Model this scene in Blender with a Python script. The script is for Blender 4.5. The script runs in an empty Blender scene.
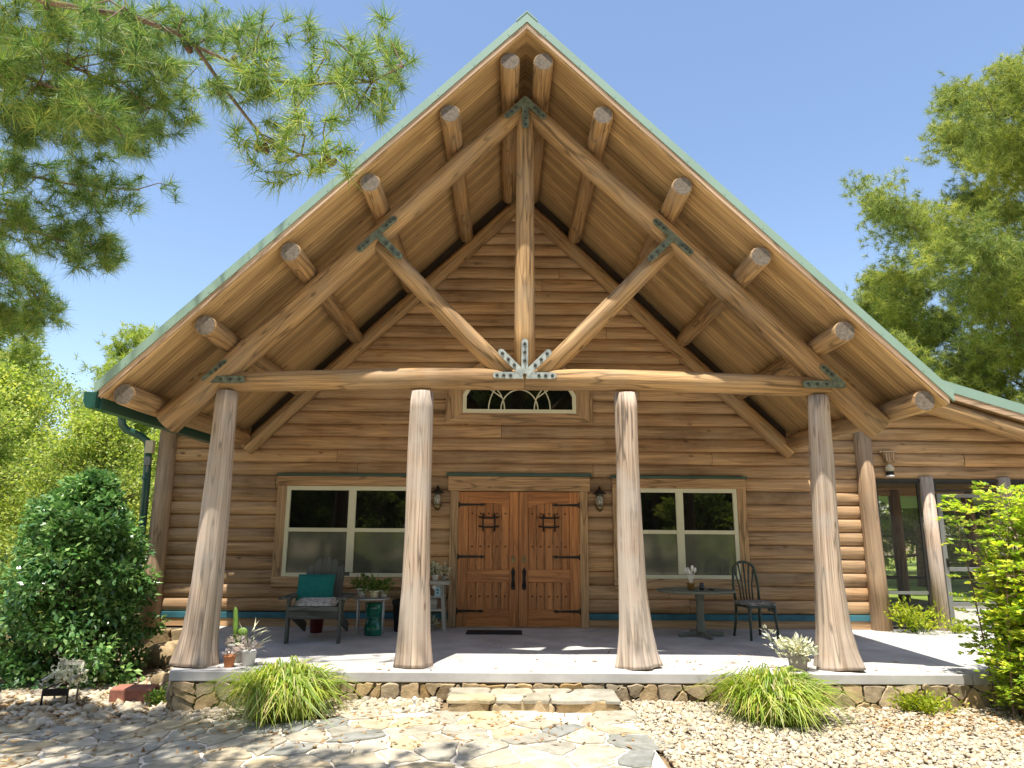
import bpy, math, random
import numpy as np
from mathutils import Vector, Matrix

random.seed(7)
RNG = np.random.default_rng(11)
SC = bpy.context.scene
COL = SC.collection
PI = math.pi

# ------------------------------------------------------------------ materials
MATS = {}

def new_mat(name):
    m = bpy.data.materials.new(name)
    m.use_nodes = True
    nt = m.node_tree
    b = nt.nodes['Principled BSDF']
    MATS[name] = m
    return m, nt, b

def nd(nt, typ, **kw):
    n = nt.nodes.new(typ)
    for k, v in kw.items():
        if k.startswith('i_'):
            key = k[2:]
            key = int(key) if key.isdigit() else key.replace('_', ' ')
            n.inputs[key].default_value = v
        else:
            setattr(n, k, v)
    return n

def lk(nt, a, ao, b, bi):
    nt.links.new(a.outputs[ao], b.inputs[bi])

def ramp(nt, stops, interp='LINEAR'):
    r = nt.nodes.new('ShaderNodeValToRGB')
    cr = r.color_ramp
    cr.interpolation = interp
    while len(cr.elements) < len(stops):
        cr.elements.new(0.5)
    for e, (p, c) in zip(cr.elements, stops):
        e.position = p
        e.color = (c[0], c[1], c[2], 1)
    return r

def mixc(nt, mode='MIX', fac=0.5):
    n = nt.nodes.new('ShaderNodeMix')
    n.data_type = 'RGBA'
    n.blend_type = mode
    n.inputs[0].default_value = fac
    return n            # inputs: 0 fac, 6 A, 7 B; output 2

def wood(name, light, dark, gu=28, gv=1.3, rough=.72, blotch=.5, knots=True, plank=0.0, bump=.25, weather=None, wamt=.5, fibre=.6, figure=.55, crack=.45, crack_u=5.0, tone=.8):
    m, nt, b = new_mat(name)
    uv = nd(nt, 'ShaderNodeUVMap')
    mp = nd(nt, 'ShaderNodeMapping'); mp.inputs['Scale'].default_value = (gu, gv, 1)
    lk(nt, uv, 0, mp, 0)
    n1 = nd(nt, 'ShaderNodeTexNoise', i_Scale=1.0, i_Detail=6.0, i_Roughness=.62, i_Distortion=.35)
    lk(nt, mp, 0, n1, 'Vector')
    mp2 = nd(nt, 'ShaderNodeMapping'); mp2.inputs['Scale'].default_value = (3.2, .42, 1)
    lk(nt, uv, 0, mp2, 0)
    n2 = nd(nt, 'ShaderNodeTexNoise', i_Scale=1.0, i_Detail=3.0)
    lk(nt, mp2, 0, n2, 'Vector')
    ad = nd(nt, 'ShaderNodeMath', operation='MULTIPLY_ADD'); ad.inputs[1].default_value = blotch; 
    lk(nt, n2, 0, ad, 0)
    sc = nd(nt, 'ShaderNodeMath', operation='MULTIPLY'); sc.inputs[1].default_value = 1 - blotch
    lk(nt, n1, 0, sc, 0); lk(nt, sc, 0, ad, 2)
    r = ramp(nt, [(.40, dark), (.59, light)])
    lk(nt, ad, 0, r, 0)
    last, lo = r, 0
    # fine dark fibres and drying checks along the grain
    mf = nd(nt, 'ShaderNodeMapping'); mf.inputs['Scale'].default_value = (gu * 3.2, gv * .9, 1)
    lk(nt, uv, 0, mf, 0)
    nf = nd(nt, 'ShaderNodeTexNoise', i_Scale=1.0, i_Detail=3.0, i_Roughness=.6); lk(nt, mf, 0, nf, 'Vector')
    rf = ramp(nt, [(.36, (.42, .38, .34)), (.46, (.92, .92, .92)), (.64, (1.16, 1.14, 1.1))]); lk(nt, nf, 0, rf, 0)
    mxf = mixc(nt, 'MULTIPLY', fibre); lk(nt, last, lo, mxf, 6); lk(nt, rf, 0, mxf, 7)
    last, lo = mxf, 2
    # thin drying cracks: contour lines of a noise stretched along the grain
    mc = nd(nt, 'ShaderNodeMapping'); mc.inputs['Scale'].default_value = (crack_u, .45, 1); lk(nt, uv, 0, mc, 0)
    nc = nd(nt, 'ShaderNodeTexNoise', i_Scale=1.0, i_Detail=2.0, i_Roughness=.5); lk(nt, mc, 0, nc, 'Vector')
    cs = nd(nt, 'ShaderNodeMath', operation='SUBTRACT'); cs.inputs[1].default_value = .5; lk(nt, nc, 0, cs, 0)
    ca = nd(nt, 'ShaderNodeMath', operation='ABSOLUTE'); lk(nt, cs, 0, ca, 0)
    cm = nd(nt, 'ShaderNodeMapRange'); cm.inputs[1].default_value = .004; cm.inputs[2].default_value = .020
    cm.inputs[3].default_value = 1 - crack; cm.inputs[4].default_value = 1; lk(nt, ca, 0, cm, 0)
    mxc = mixc(nt, 'MULTIPLY', 1.0); lk(nt, last, lo, mxc, 6); lk(nt, cm, 0, mxc, 7)
    last, lo = mxc, 2
    # every board and log has its own tone
    gi = nd(nt, 'ShaderNodeNewGeometry')
    ri = ramp(nt, [(0, (.74, .74, .76)), (.5, (1.0, .98, .96)), (.8, (1.12, 1.04, .95)), (1, (.9, .84, .78))]); lk(nt, gi, 'Random Per Island', ri, 0)
    mxi = mixc(nt, 'MULTIPLY', tone); lk(nt, last, lo, mxi, 6); lk(nt, ri, 0, mxi, 7)
    last, lo = mxi, 2
    # flowing growth-ring figure
    mw = nd(nt, 'ShaderNodeMapping'); mw.inputs['Scale'].default_value = (4.2, .8, 1); lk(nt, uv, 0, mw, 0)
    wv = nd(nt, 'ShaderNodeTexWave', i_Scale=1.0, i_Distortion=9.0, i_Detail=3.0); wv.inputs['Detail Scale'].default_value = 1.1
    lk(nt, mw, 0, wv, 'Vector')
    rw = ramp(nt, [(.0, (.70, .66, .60)), (.45, (1.0, 1.0, 1.0)), (1, (1.06, 1.05, 1.03))]); lk(nt, wv, 'Fac', rw, 0)
    mxw = mixc(nt, 'MULTIPLY', figure); lk(nt, last, lo, mxw, 6); lk(nt, rw, 0, mxw, 7)
    last, lo = mxw, 2
    if plank:
        sx = nd(nt, 'ShaderNodeSeparateXYZ'); lk(nt, uv, 0, sx, 0)
        dv = nd(nt, 'ShaderNodeMath', operation='DIVIDE'); dv.inputs[1].default_value = plank
        lk(nt, sx, 0, dv, 0)
        fl = nd(nt, 'ShaderNodeMath', operation='FLOOR'); lk(nt, dv, 0, fl, 0)
        wn = nd(nt, 'ShaderNodeTexWhiteNoise', noise_dimensions='1D'); lk(nt, fl, 0, wn, 'W')
        mr = nd(nt, 'ShaderNodeMapRange'); mr.inputs[3].default_value = .72; mr.inputs[4].default_value = 1.18
        lk(nt, wn, 0, mr, 0)
        mx = mixc(nt, 'MULTIPLY', 1.0); lk(nt, last, lo, mx, 6); lk(nt, mr, 0, mx, 7)
        fr = nd(nt, 'ShaderNodeMath', operation='FRACT'); lk(nt, dv, 0, fr, 0)
        pp = nd(nt, 'ShaderNodeMath', operation='PINGPONG'); pp.inputs[1].default_value = .5; lk(nt, fr, 0, pp, 0)
        st = nd(nt, 'ShaderNodeMapRange'); st.inputs[1].default_value = .0; st.inputs[2].default_value = .05
        st.inputs[3].default_value = .35; st.inputs[4].default_value = 1.0
        lk(nt, pp, 0, st, 0)
        mx2 = mixc(nt, 'MULTIPLY', 1.0); lk(nt, mx, 2, mx2, 6); lk(nt, st, 0, mx2, 7)
        last, lo = mx2, 2
    if knots:
        mk = nd(nt, 'ShaderNodeMapping'); mk.inputs['Scale'].default_value = (3.4, 1.5, 1)
        lk(nt, uv, 0, mk, 0)
        vo = nd(nt, 'ShaderNodeTexVoronoi', i_Scale=1.0); lk(nt, mk, 0, vo, 'Vector')
        kr = ramp(nt, [(.035, (.25, .2, .17)), (.09, (1, 1, 1))])
        lk(nt, vo, 'Distance', kr, 0)
        mx3 = mixc(nt, 'MULTIPLY', .85); lk(nt, last, lo, mx3, 6); lk(nt, kr, 0, mx3, 7)
        last, lo = mx3, 2
    if weather:
        tc = nd(nt, 'ShaderNodeTexCoord')
        n3 = nd(nt, 'ShaderNodeTexNoise', i_Scale=1.7, i_Detail=4.0, i_Roughness=.6); lk(nt, tc, 'Object', n3, 'Vector')
        wr = nd(nt, 'ShaderNodeMapRange'); wr.inputs[1].default_value = .42; wr.inputs[2].default_value = .66
        wr.inputs[4].default_value = wamt
        lk(nt, n3, 0, wr, 0)
        mx4 = mixc(nt, 'MIX'); lk(nt, wr, 0, mx4, 0); lk(nt, last, lo, mx4, 6); mx4.inputs[7].default_value = (*weather, 1)
        last, lo = mx4, 2
    lk(nt, last, lo, b, 'Base Color')
    b.inputs['Roughness'].default_value = rough
    b.inputs['Specular IOR Level'].default_value = .3
    bp = nd(nt, 'ShaderNodeBump', i_Strength=bump, i_Distance=.01)
    lk(nt, n1, 0, bp, 'Height'); lk(nt, bp, 0, b, 'Normal')
    return m

def plain(name, col, rough=.6, metal=0.0, var=.15, scale=6.0, spec=.4, bump=0.0):
    m, nt, b = new_mat(name)
    tc = nd(nt, 'ShaderNodeTexCoord')
    n = nd(nt, 'ShaderNodeTexNoise', i_Scale=scale, i_Detail=5.0, i_Roughness=.6); lk(nt, tc, 'Object', n, 'Vector')
    r = ramp(nt, [(.3, [c * (1 - var) for c in col]), (.7, [min(1, c * (1 + var)) for c in col])])
    lk(nt, n, 0, r, 0); lk(nt, r, 0, b, 'Base Color')
    b.inputs['Roughness'].default_value = rough
    b.inputs['Metallic'].default_value = metal
    b.inputs['Specular IOR Level'].default_value = spec
    if bump:
        bp = nd(nt, 'ShaderNodeBump', i_Strength=bump, i_Distance=.01)
        n.inputs['Scale'].default_value = scale
        lk(nt, n, 0, bp, 'Height'); lk(nt, bp, 0, b, 'Normal')
    return m

def island(name, stops, rough=.85, nscale=14, bump=.4, mottled=.35):
    m, nt, b = new_mat(name)
    g = nd(nt, 'ShaderNodeNewGeometry')
    r = ramp(nt, stops)
    lk(nt, g, 'Random Per Island', r, 0)
    tc = nd(nt, 'ShaderNodeTexCoord')
    n = nd(nt, 'ShaderNodeTexNoise', i_Scale=nscale, i_Detail=6.0, i_Roughness=.65); lk(nt, tc, 'Object', n, 'Vector')
    r2 = ramp(nt, [(.3, (1 - mottled, 1 - mottled, 1 - mottled * 1.15)), (.7, (1 + mottled * .45, 1 + mottled * .42, 1 + mottled * .35))])
    lk(nt, n, 0, r2, 0)
    mx = mixc(nt, 'MULTIPLY', 1.0); lk(nt, r, 0, mx, 6); lk(nt, r2, 0, mx, 7)
    lk(nt, mx, 2, b, 'Base Color')
    b.inputs['Roughness'].default_value = rough
    b.inputs['Specular IOR Level'].default_value = .25
    bp = nd(nt, 'ShaderNodeBump', i_Strength=bump, i_Distance=.02); lk(nt, n, 0, bp, 'Height'); lk(nt, bp, 0, b, 'Normal')
    return m

def leaf(name, stops, rough=.5, trans=.35, spec=.35, clump=None):
    m, nt, b = new_mat(name)
    g = nd(nt, 'ShaderNodeNewGeometry')
    r = ramp(nt, stops)
    lk(nt, g, 'Random Per Island', r, 0)
    last, lo = r, 0
    tc = nd(nt, 'ShaderNodeTexCoord')
    n = nd(nt, 'ShaderNodeTexNoise', i_Scale=clump or 1.2, i_Detail=2.0); lk(nt, tc, 'Object', n, 'Vector')
    r2 = ramp(nt, [(.35, (.72, .78, .8)), (.65, (1.25, 1.18, 1.0))]); lk(nt, n, 0, r2, 0)
    mx = mixc(nt, 'MULTIPLY', 1.0); lk(nt, r, 0, mx, 6); lk(nt, r2, 0, mx, 7)
    lk(nt, mx, 2, b, 'Base Color')
    b.inputs['Roughness'].default_value = rough
    b.inputs['Specular IOR Level'].default_value = spec
    tr = nd(nt, 'ShaderNodeBsdfTranslucent')
    hs = nd(nt, 'ShaderNodeHueSaturation', i_Saturation=1.1, i_Value=1.5); lk(nt, mx, 2, hs, 'Color'); lk(nt, hs, 0, tr, 'Color')
    ms = nd(nt, 'ShaderNodeMixShader', i_Fac=trans)
    lk(nt, b, 0, ms, 1); lk(nt, tr, 0, ms, 2)
    lk(nt, ms, 0, nt.nodes['Material Output'], 'Surface')
    return m

W_LOG = wood('log_wood', (.51, .325, .15), (.235, .143, .066), gu=26, gv=1.0, crack=.5, weather=(.34, .25, .155), wamt=.5, bump=.4, figure=.5)
W_POST = wood('weathered_post_wood', (.60, .47, .36), (.31, .23, .165), gu=17, gv=.6, crack=.58, crack_u=6.5, tone=.35, weather=(.44, .385, .33), wamt=.7, bump=.7, fibre=.75, figure=.28)
W_CORN = wood('corner_post_wood', (.50, .35, .22), (.29, .195, .115), gu=20, gv=.7, weather=(.30, .22, .15), wamt=.6, bump=.6, figure=.25)
W_END = plain('weathered_end_grain', (.15, .12, .088), .9, 0, .4, 30)
W_SIDE = wood('log_siding_wood', (.60, .385, .20), (.285, .172, .088), crack=.24, gu=30, gv=1.1, blotch=.66, weather=(.46, .32, .19), wamt=.5, bump=.4, figure=.5)
W_SOFF = wood('soffit_boards', (.66, .445, .215), (.44, .28, .125), gu=34, gv=.9, tone=0, crack=.25, fibre=.45, plank=.14, blotch=.5)
W_FASC = wood('fascia_wood', (.55, .40, .27), (.40, .27, .17), gu=30, gv=1.0, knots=False)
W_TRIM = wood('trim_wood', (.56, .37, .195), (.38, .24, .125), gu=26, gv=1.2)
W_DOOR = wood('stained_door_wood', (.60, .265, .095), (.37, .145, .05), crack=.2, gu=34, gv=1.2, rough=.42, knots=False)
W_GREY = wood('grey_painted_wood', (.125, .135, .115), (.085, .092, .08), gu=22, gv=1.0, rough=.7, knots=False)
W_WHITE = wood('worn_white_wood', (.55, .54, .47), (.30, .29, .24), gu=22, gv=1.0, rough=.8, knots=False)
W_DARK = plain('dark_backing_and_shade', (.05, .036, .024), .9)  # near-black for hidden backing and for the shade painted along the gable top
W_BARK = plain('pine_bark', (.17, .11, .075), .95, var=.45, scale=9, bump=.9)
M_GREEN = plain('green_roof_metal', (.25, .36, .285), .34, 0, .06, 1.5, spec=.5)
M_GUTTER = plain('dark_green_gutter_metal', (.022, .085, .062), .3, 0, .1, 3, spec=.5)
M_CAP = plain('green_drip_cap', (.05, .10, .075), .45, 0, .15, 4)
M_PLATE = plain('galvanised_plate', (.35, .38, .345), .5, .25, .35, 12)
M_PLATE_D = plain('mossy_steel_plate', (.125, .145, .10), .7, .1, .5, 16)
M_BOLT = plain('bolt_steel', (.10, .10, .09), .45, .6, .2, 20)
M_IRON = plain('black_iron', (.022, .018, .015), .5, .3, .3, 20)
M_CREAM = plain('cream_vinyl', (.72, .68, .47), .45, 0, .05, 3)
M_TEAL = plain('blue_flashing', (.045, .16, .20), .5, .1, .3, 4)
M_CONC = plain('concrete', (.44, .425, .40), .85, 0, .26, 1.6, spec=.2, bump=.15)
M_SIDEMET = plain('grey_metal_frame', (.20, .205, .185), .5, .2, .1, 5)
M_DARKFR = plain('dark_screen_frame', (.03, .028, .025), .5, 0, .2, 5)
M_KICK = plain('white_kick_panel', (.62, .60, .54), .5, 0, .06, 3)
M_BEIGE = plain('beige_plastic', (.55, .47, .32), .5, 0, .08, 8)
M_TEALC = plain('teal_canvas', (.006, .145, .125), .9, 0, .14, 30, bump=.3)
M_PALECL = plain('pale_printed_cloth', (.50, .47, .42), .9, 0, .55, 26)
M_CAMO = plain('grey_printed_cushion', (.24, .22, .19), .9, 0, .75, 22)
M_TERRA = plain('terracotta', (.42, .16, .065), .8, 0, .15, 9)
M_TERRAD = plain('dull_red_glaze', (.16, .022, .018), .35, 0, .2, 8)
M_CERAM = plain('green_ceramic', (.008, .13, .085), .12, 0, .55, 7, spec=.6)
M_WHITEP = plain('white_ceramic', (.68, .66, .63), .35, 0, .1, 9)
M_GREYP = plain('grey_concrete_pot', (.33, .31, .27), .85, 0, .2, 9)
M_TAUPE = plain('taupe_plastic_pot', (.27, .245, .20), .55, 0, .1, 6)
M_TAN = plain('tan_clay', (.36, .2, .07), .7, 0, .2, 12)
M_DKGREEN = plain('dark_green_painted_steel', (.05, .065, .045), .4, 0, .2, 10)
M_TABLEG = plain('grey_green_table_paint', (.16, .165, .125), .5, 0, .15, 6)
M_WIRE = plain('pale_wire', (.45, .46, .44), .4, .3, .1, 10)
M_BLACK = plain('black_rubber', (.018, .018, .018), .8, 0, .2, 40)
M_SOIL = plain('potting_soil', (.05, .032, .02), .95, 0, .4, 30)
M_JAR = plain('dark_glass_jar', (.012, .014, .02), .1, 0, .1, 8, spec=.6)
M_BRASS = plain('aged_brass', (.20, .15, .075), .35, .7, .3, 14)
M_BLOCK = plain('red_sandstone', (.32, .13, .085), .9, 0, .25, 9, bump=.5)
M_BLUEW = plain('pale_blue_paint', (.30, .46, .50), .6, 0, .1, 12)
M_MORTAR = plain('mortar', (.20, .165, .125), .95, 0, .3, 14, bump=.5)
M_GROUT = plain('pale_grout', (.68, .60, .485), .9, 0, .16, 9, bump=.3)
M_ROOMFL = plain('room_floor_paint', (.20, .20, .19), .7, 0, .1, 2)
M_STAKE = plain('white_stake_plastic', (.75, .72, .66), .5, 0, .05, 5)
M_FELT = plain('pale_flower_petals', (.80, .78, .70), .8, 0, .1, 20)
M_CONE = plain('pine_cone_brown', (.12, .065, .04), .9, 0, .4, 60)

S_WALL = island('field_stone', [(0, (.40, .265, .12)), (.25, (.31, .245, .165)), (.5, (.48, .34, .18)), (.75, (.25, .215, .17)), (1, (.52, .40, .25))], nscale=9, bump=.8, mottled=.45)
S_FLAG = island('flagstone', [(0, (.34, .32, .27)), (.2, (.46, .40, .30)), (.4, (.235, .24, .225)), (.6, (.50, .40, .25)), (.8, (.33, .315, .275)), (1, (.54, .47, .36))], nscale=6, bump=.4, mottled=.4)
S_GRAV = island('river_gravel', [(0, (.56, .48, .355)), (.22, (.43, .35, .235)), (.4, (.63, .555, .43)), (.55, (.36, .26, .15)), (.68, (.52, .45, .35)), (.84, (.28, .25, .20)), (1, (.69, .61, .49))], nscale=20, bump=.2, mottled=.25)

L_NEEDLE = leaf('pine_needles', [(0, (.085, .175, .05)), (.4, (.15, .26, .065)), (.75, (.28, .37, .085)), (1, (.46, .44, .12))], .5, .32, clump=.9)
L_PINEFAR = leaf('far_pine_needles', [(0, (.095, .155, .04)), (.5, (.27, .33, .07)), (1, (.55, .53, .13))], .55, .35, clump=.45)
L_YELLOW = leaf('yellow_green_leaves', [(0, (.15, .23, .045)), (.5, (.31, .39, .075)), (1, (.50, .52, .14))], .55, .4, clump=.5)
L_HOLLY = leaf('holly_leaves', [(0, (.06, .16, .05)), (.6, (.145, .29, .085)), (1, (.30, .45, .16))], .26, .22, spec=.6, clump=2.0)
L_NAND = leaf('nandina_leaves', [(0, (.20, .36, .05)), (.5, (.42, .54, .07)), (.85, (.60, .63, .11)), (1, (.60, .54, .12))], .34, .45, clump=1.6)
L_GRASS = leaf('liriope_blades', [(0, (.14, .24, .03)), (.5, (.30, .39, .055)), (.8, (.46, .49, .13)), (.92, (.50, .44, .20)), (1, (.38, .27, .12))], .45, .35, clump=4)
L_CACT = leaf('cactus_green', [(0, (.10, .22, .04)), (1, (.20, .32, .06))], .45, .1, clump=6)
L_POT = leaf('pot_plant_leaves', [(0, (.05, .13, .02)), (.6, (.13, .22, .04)), (1, (.25, .27, .06))], .45, .3, clump=6)
L_SILVER = leaf('silver_leaves', [(0, (.45, .48, .34)), (.5, (.66, .66, .50)), (1, (.80, .78, .66))], .7, .2, clump=8)
L_PINK = leaf('pink_grey_rosette_leaves', [(0, (.38, .31, .30)), (.6, (.55, .47, .45)), (1, (.68, .62, .58))], .6, .15, clump=8)
L_FERN = leaf('lime_leaves', [(0, (.20, .28, .02)), (.5, (.33, .40, .03)), (1, (.48, .48, .07))], .5, .4, clump=5)
L_LAWN = leaf('lawn_blades', [(0, (.14, .22, .03)), (1, (.26, .32, .06))], .6, .3, clump=.8)

# glass, insect screen, ground
def glass_dark():
    m, nt, b = new_mat('dark_window_glass')
    b.inputs['Base Color'].default_value = (.006, .007, .006, 1)
    b.inputs['Roughness'].default_value = .02
    b.inputs['IOR'].default_value = 1.55
    tc = nd(nt, 'ShaderNodeTexCoord')
    n = nd(nt, 'ShaderNodeTexNoise', i_Scale=1.4, i_Detail=1.0); lk(nt, tc, 'Object', n, 'Vector')
    bp = nd(nt, 'ShaderNodeBump', i_Strength=.05, i_Distance=.02); lk(nt, n, 0, bp, 'Height'); lk(nt, bp, 0, b, 'Normal')
    return m
G_GLASS = glass_dark()

def screened_glass():
    m, nt, b = new_mat('screened_window_glass')
    tc = nd(nt, 'ShaderNodeTexCoord')
    n = nd(nt, 'ShaderNodeTexNoise', i_Scale=5, i_Detail=4.0); lk(nt, tc, 'Object', n, 'Vector')
    r = ramp(nt, [(.3, (.062, .068, .046)), (.7, (.105, .11, .072))]); lk(nt, n, 0, r, 0); lk(nt, r, 0, b, 'Base Color')
    b.inputs['Roughness'].default_value = .55
    gl = nd(nt, 'ShaderNodeBsdfGlossy', i_Roughness=.06); gl.inputs['Color'].default_value = (.8, .8, .75, 1)
    ms = nd(nt, 'ShaderNodeMixShader', i_Fac=.10); lk(nt, b, 0, ms, 1); lk(nt, gl, 0, ms, 2)
    lk(nt, ms, 0, nt.nodes['Material Output'], 'Surface')
    return m
G_SCREENED = screened_glass()

def mesh_screen():
    m, nt, b = new_mat('insect_screen')
    b.inputs['Base Color'].default_value = (.035, .037, .033, 1)
    b.inputs['Roughness'].default_value = .7
    tr = nd(nt, 'ShaderNodeBsdfTransparent')
    ms = nd(nt, 'ShaderNodeMixShader', i_Fac=.84); lk(nt, b, 0, ms, 1); lk(nt, tr, 0, ms, 2)
    lk(nt, ms, 0, nt.nodes['Material Output'], 'Surface')
    return m
G_MESH = mesh_screen()

def lamp_glass():
    m, nt, b = new_mat('seeded_lantern_glass')
    b.inputs['Base Color'].default_value = (.75, .72, .62, 1)
    b.inputs['Roughness'].default_value = .12
    b.inputs['Transmission Weight'].default_value = .75
    return m
G_LAMP = lamp_glass()

def ground_mat():
    m, nt, b = new_mat('pine_straw_ground')
    tc = nd(nt, 'ShaderNodeTexCoord')
    n = nd(nt, 'ShaderNodeTexNoise', i_Scale=.25, i_Detail=8.0, i_Roughness=.65); lk(nt, tc, 'Object', n, 'Vector')
    n2 = nd(nt, 'ShaderNodeTexNoise', i_Scale=9, i_Detail=8.0, i_Roughness=.7); lk(nt, tc, 'Object', n2, 'Vector')
    r = ramp(nt, [(.35, (.20, .14, .08)), (.5, (.28, .20, .11)), (.62, (.16, .17, .06))]); lk(nt, n, 0, r, 0)
    r2 = ramp(nt, [(.3, (.5, .5, .5)), (.7, (1.3, 1.25, 1.2))]); lk(nt, n2, 0, r2, 0)
    mx = mixc(nt, 'MULTIPLY', 1.0); lk(nt, r, 0, mx, 6); lk(nt, r2, 0, mx, 7)
    lk(nt, mx, 2, b, 'Base Color'); b.inputs['Roughness'].default_value = .95
    bp = nd(nt, 'ShaderNodeBump', i_Strength=.8, i_Distance=.04); lk(nt, n2, 0, bp, 'Height'); lk(nt, bp, 0, b, 'Normal')
    return m
M_GROUND = ground_mat()
M_LAWN = plain('lawn_turf', (.20, .26, .05), .9, 0, .35, 1.2, spec=.1, bump=.5)

# ------------------------------------------------------------------ mesh builder
def V3(*a): return Vector(a)

class MB:
    def __init__(s):
        s.v, s.f, s.u, s.sm = [], [], [], []
    def face(s, idx, uv=None, smooth=False):
        s.f.append(list(idx)); s.u.append(uv or [(0, 0)] * len(idx)); s.sm.append(smooth)
    def box(s, c, size, R=None, grain=None):
        R = R or Matrix.Identity(3)
        hx, hy, hz = [a / 2 for a in size]
        g = grain if grain is not None else max(range(3), key=lambda i: size[i])
        o = (random.uniform(0, 50), random.uniform(0, 50))
        b0 = len(s.v)
        loc = []
        for dx in (-hx, hx):
            for dy in (-hy, hy):
                for dz in (-hz, hz):
                    p = Vector((dx, dy, dz)); loc.append(p)
                    s.v.append(Vector(c) + R @ p)
        quads = [((0, 1, 3, 2), 0), ((4, 6, 7, 5), 0), ((0, 4, 5, 1), 1), ((2, 3, 7, 6), 1), ((0, 2, 6, 4), 2), ((1, 5, 7, 3), 2)]
        for q, ax in quads:
            others = [i for i in range(3) if i != ax]
            if g in others:
                vi = g; ui = [i for i in others if i != g][0]
            else:
                ui, vi = others
            s.face([b0 + i for i in q], [(o[0] + loc[i][ui], o[1] + loc[i][vi]) for i in q])
        return s
    def bar(s, a, b, w, h, up=(0, 0, 1)):
        a, b = Vector(a), Vector(b)
        d = b - a; L = d.length; x = d.normalized()
        y = Vector(up).cross(x)
        if y.length < 1e-4: y = Vector((0, 1, 0)).cross(x)
        y.normalize(); z = x.cross(y)
        R = Matrix((x, y, z)).transposed()
        return s.box((a + b) / 2, (L, w, h), R, 0)
    def tube(s, pts, rads, n=14, caps=True, jit=0.0, smooth=True, lobes=None, capr=0.0):
        pts = [Vector(p) for p in pts]
        if not hasattr(rads, '__len__'): rads = [rads] * len(pts)
        if capr:   # rounded ends
            d0 = (pts[0] - pts[1]).normalized(); d1 = (pts[-1] - pts[-2]).normalized()
            pts = [pts[0] + d0 * 0, pts[0] - d0 * capr] + pts[1:-1] + [pts[-1] - d1 * capr, pts[-1]]
            rads = [max(.001, rads[0] - capr), rads[0]] + list(rads[1:-1]) + [rads[-1], max(.001, rads[-1] - capr)]
        o = (random.uniform(0, 50), random.uniform(0, 50)); ph = [random.uniform(0, 6.28) for _ in range(4)]
        b0 = len(s.v); L = 0
        prev = None; lens = []
        for i, p in enumerate(pts):
            t = (pts[min(i + 1, len(pts) - 1)] - pts[max(i - 1, 0)]).normalized()
            if prev is None:
                ref = Vector((0, 0, 1)) if abs(t.z) < .9 else Vector((0, 1, 0))
                x = ref.cross(t).normalized()
            else:
                x = (prev - t * prev.dot(t)).normalized()
            prev = x; y = t.cross(x)
            if i: L += (p - pts[i - 1]).length
            lens.append(L)
            for k in range(n):
                a = 2 * PI * k / n
                r = rads[i]
                if jit: r *= 1 + jit * (math.sin(3 * a + ph[0] + L * 1.3) * .5 + math.sin(5 * a + ph[1] - L * 2.1) * .3 + math.sin(2 * a + ph[2] + L * 4) * .3)
                if lobes: r *= 1 + lobes[i] * (math.sin(4 * a + ph[3]) * .6 + math.sin(7 * a + ph[1]) * .45)
                s.v.append(p + (x * math.cos(a) + y * math.sin(a)) * r)
        rm = sum(rads) / len(rads)
        for i in range(len(pts) - 1):
            for k in range(n):
                k2 = (k + 1) % n
                u0, u1 = o[0] + 2 * PI * k / n * rm, o[0] + 2 * PI * (k + 1) / n * rm
                s.face([b0 + i * n + k, b0 + i * n + k2, b0 + (i + 1) * n + k2, b0 + (i + 1) * n + k],
                       [(u0, o[1] + lens[i]), (u1, o[1] + lens[i]), (u1, o[1] + lens[i + 1]), (u0, o[1] + lens[i + 1])], smooth)
        if caps:
            for i, rev in ((0, True), (len(pts) - 1, False)):
                ids = [b0 + i * n + k for k in range(n)]
                uv = [(o[0] + math.cos(2 * PI * k / n) * rm * .7, o[1] + math.sin(2 * PI * k / n) * rm * .2) for k in range(n)]
                if rev: ids = ids[::-1]; uv = uv[::-1]
                s.face(ids, uv)
        return s
    def lathe(s, prof, c=(0, 0, 0), n=24, smooth=True, sx=1, sy=1):
        b0 = len(s.v)
        for r, z in prof:
            for k in range(n):
                a = 2 * PI * k / n
                s.v.append(Vector((c[0] + r * sx * math.cos(a), c[1] + r * sy * math.sin(a), c[2] + z)))
        for i in range(len(prof) - 1):
            for k in range(n):
                k2 = (k + 1) % n
                s.face([b0 + i * n + k, b0 + i * n + k2, b0 + (i + 1) * n + k2, b0 + (i + 1) * n + k], None, smooth)
        s.face([b0 + k for k in range(n)][::-1]); s.face([b0 + (len(prof) - 1) * n + k for k in range(n)])
        return s
    def prism(s, poly, off, uvf=None):
        """poly: 3-D points; extruded by vector off."""
        off = Vector(off); n = len(poly); b0 = len(s.v)
        P = [Vector(p) for p in poly]
        s.v += P + [p + off for p in P]
        uvf = uvf or (lambda p: (p.x, p.z))
        s.face(list(range(b0, b0 + n)), [uvf(p) for p in P])
        s.face(list(range(b0 + n, b0 + 2 * n))[::-1], [uvf(p) for p in P][::-1])
        for i in range(n):
            j = (i + 1) % n
            s.face([b0 + j, b0 + i, b0 + n + i, b0 + n + j], [uvf(P[j]), uvf(P[i]), uvf(P[i] + off), uvf(P[j] + off)])
        return s
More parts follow.
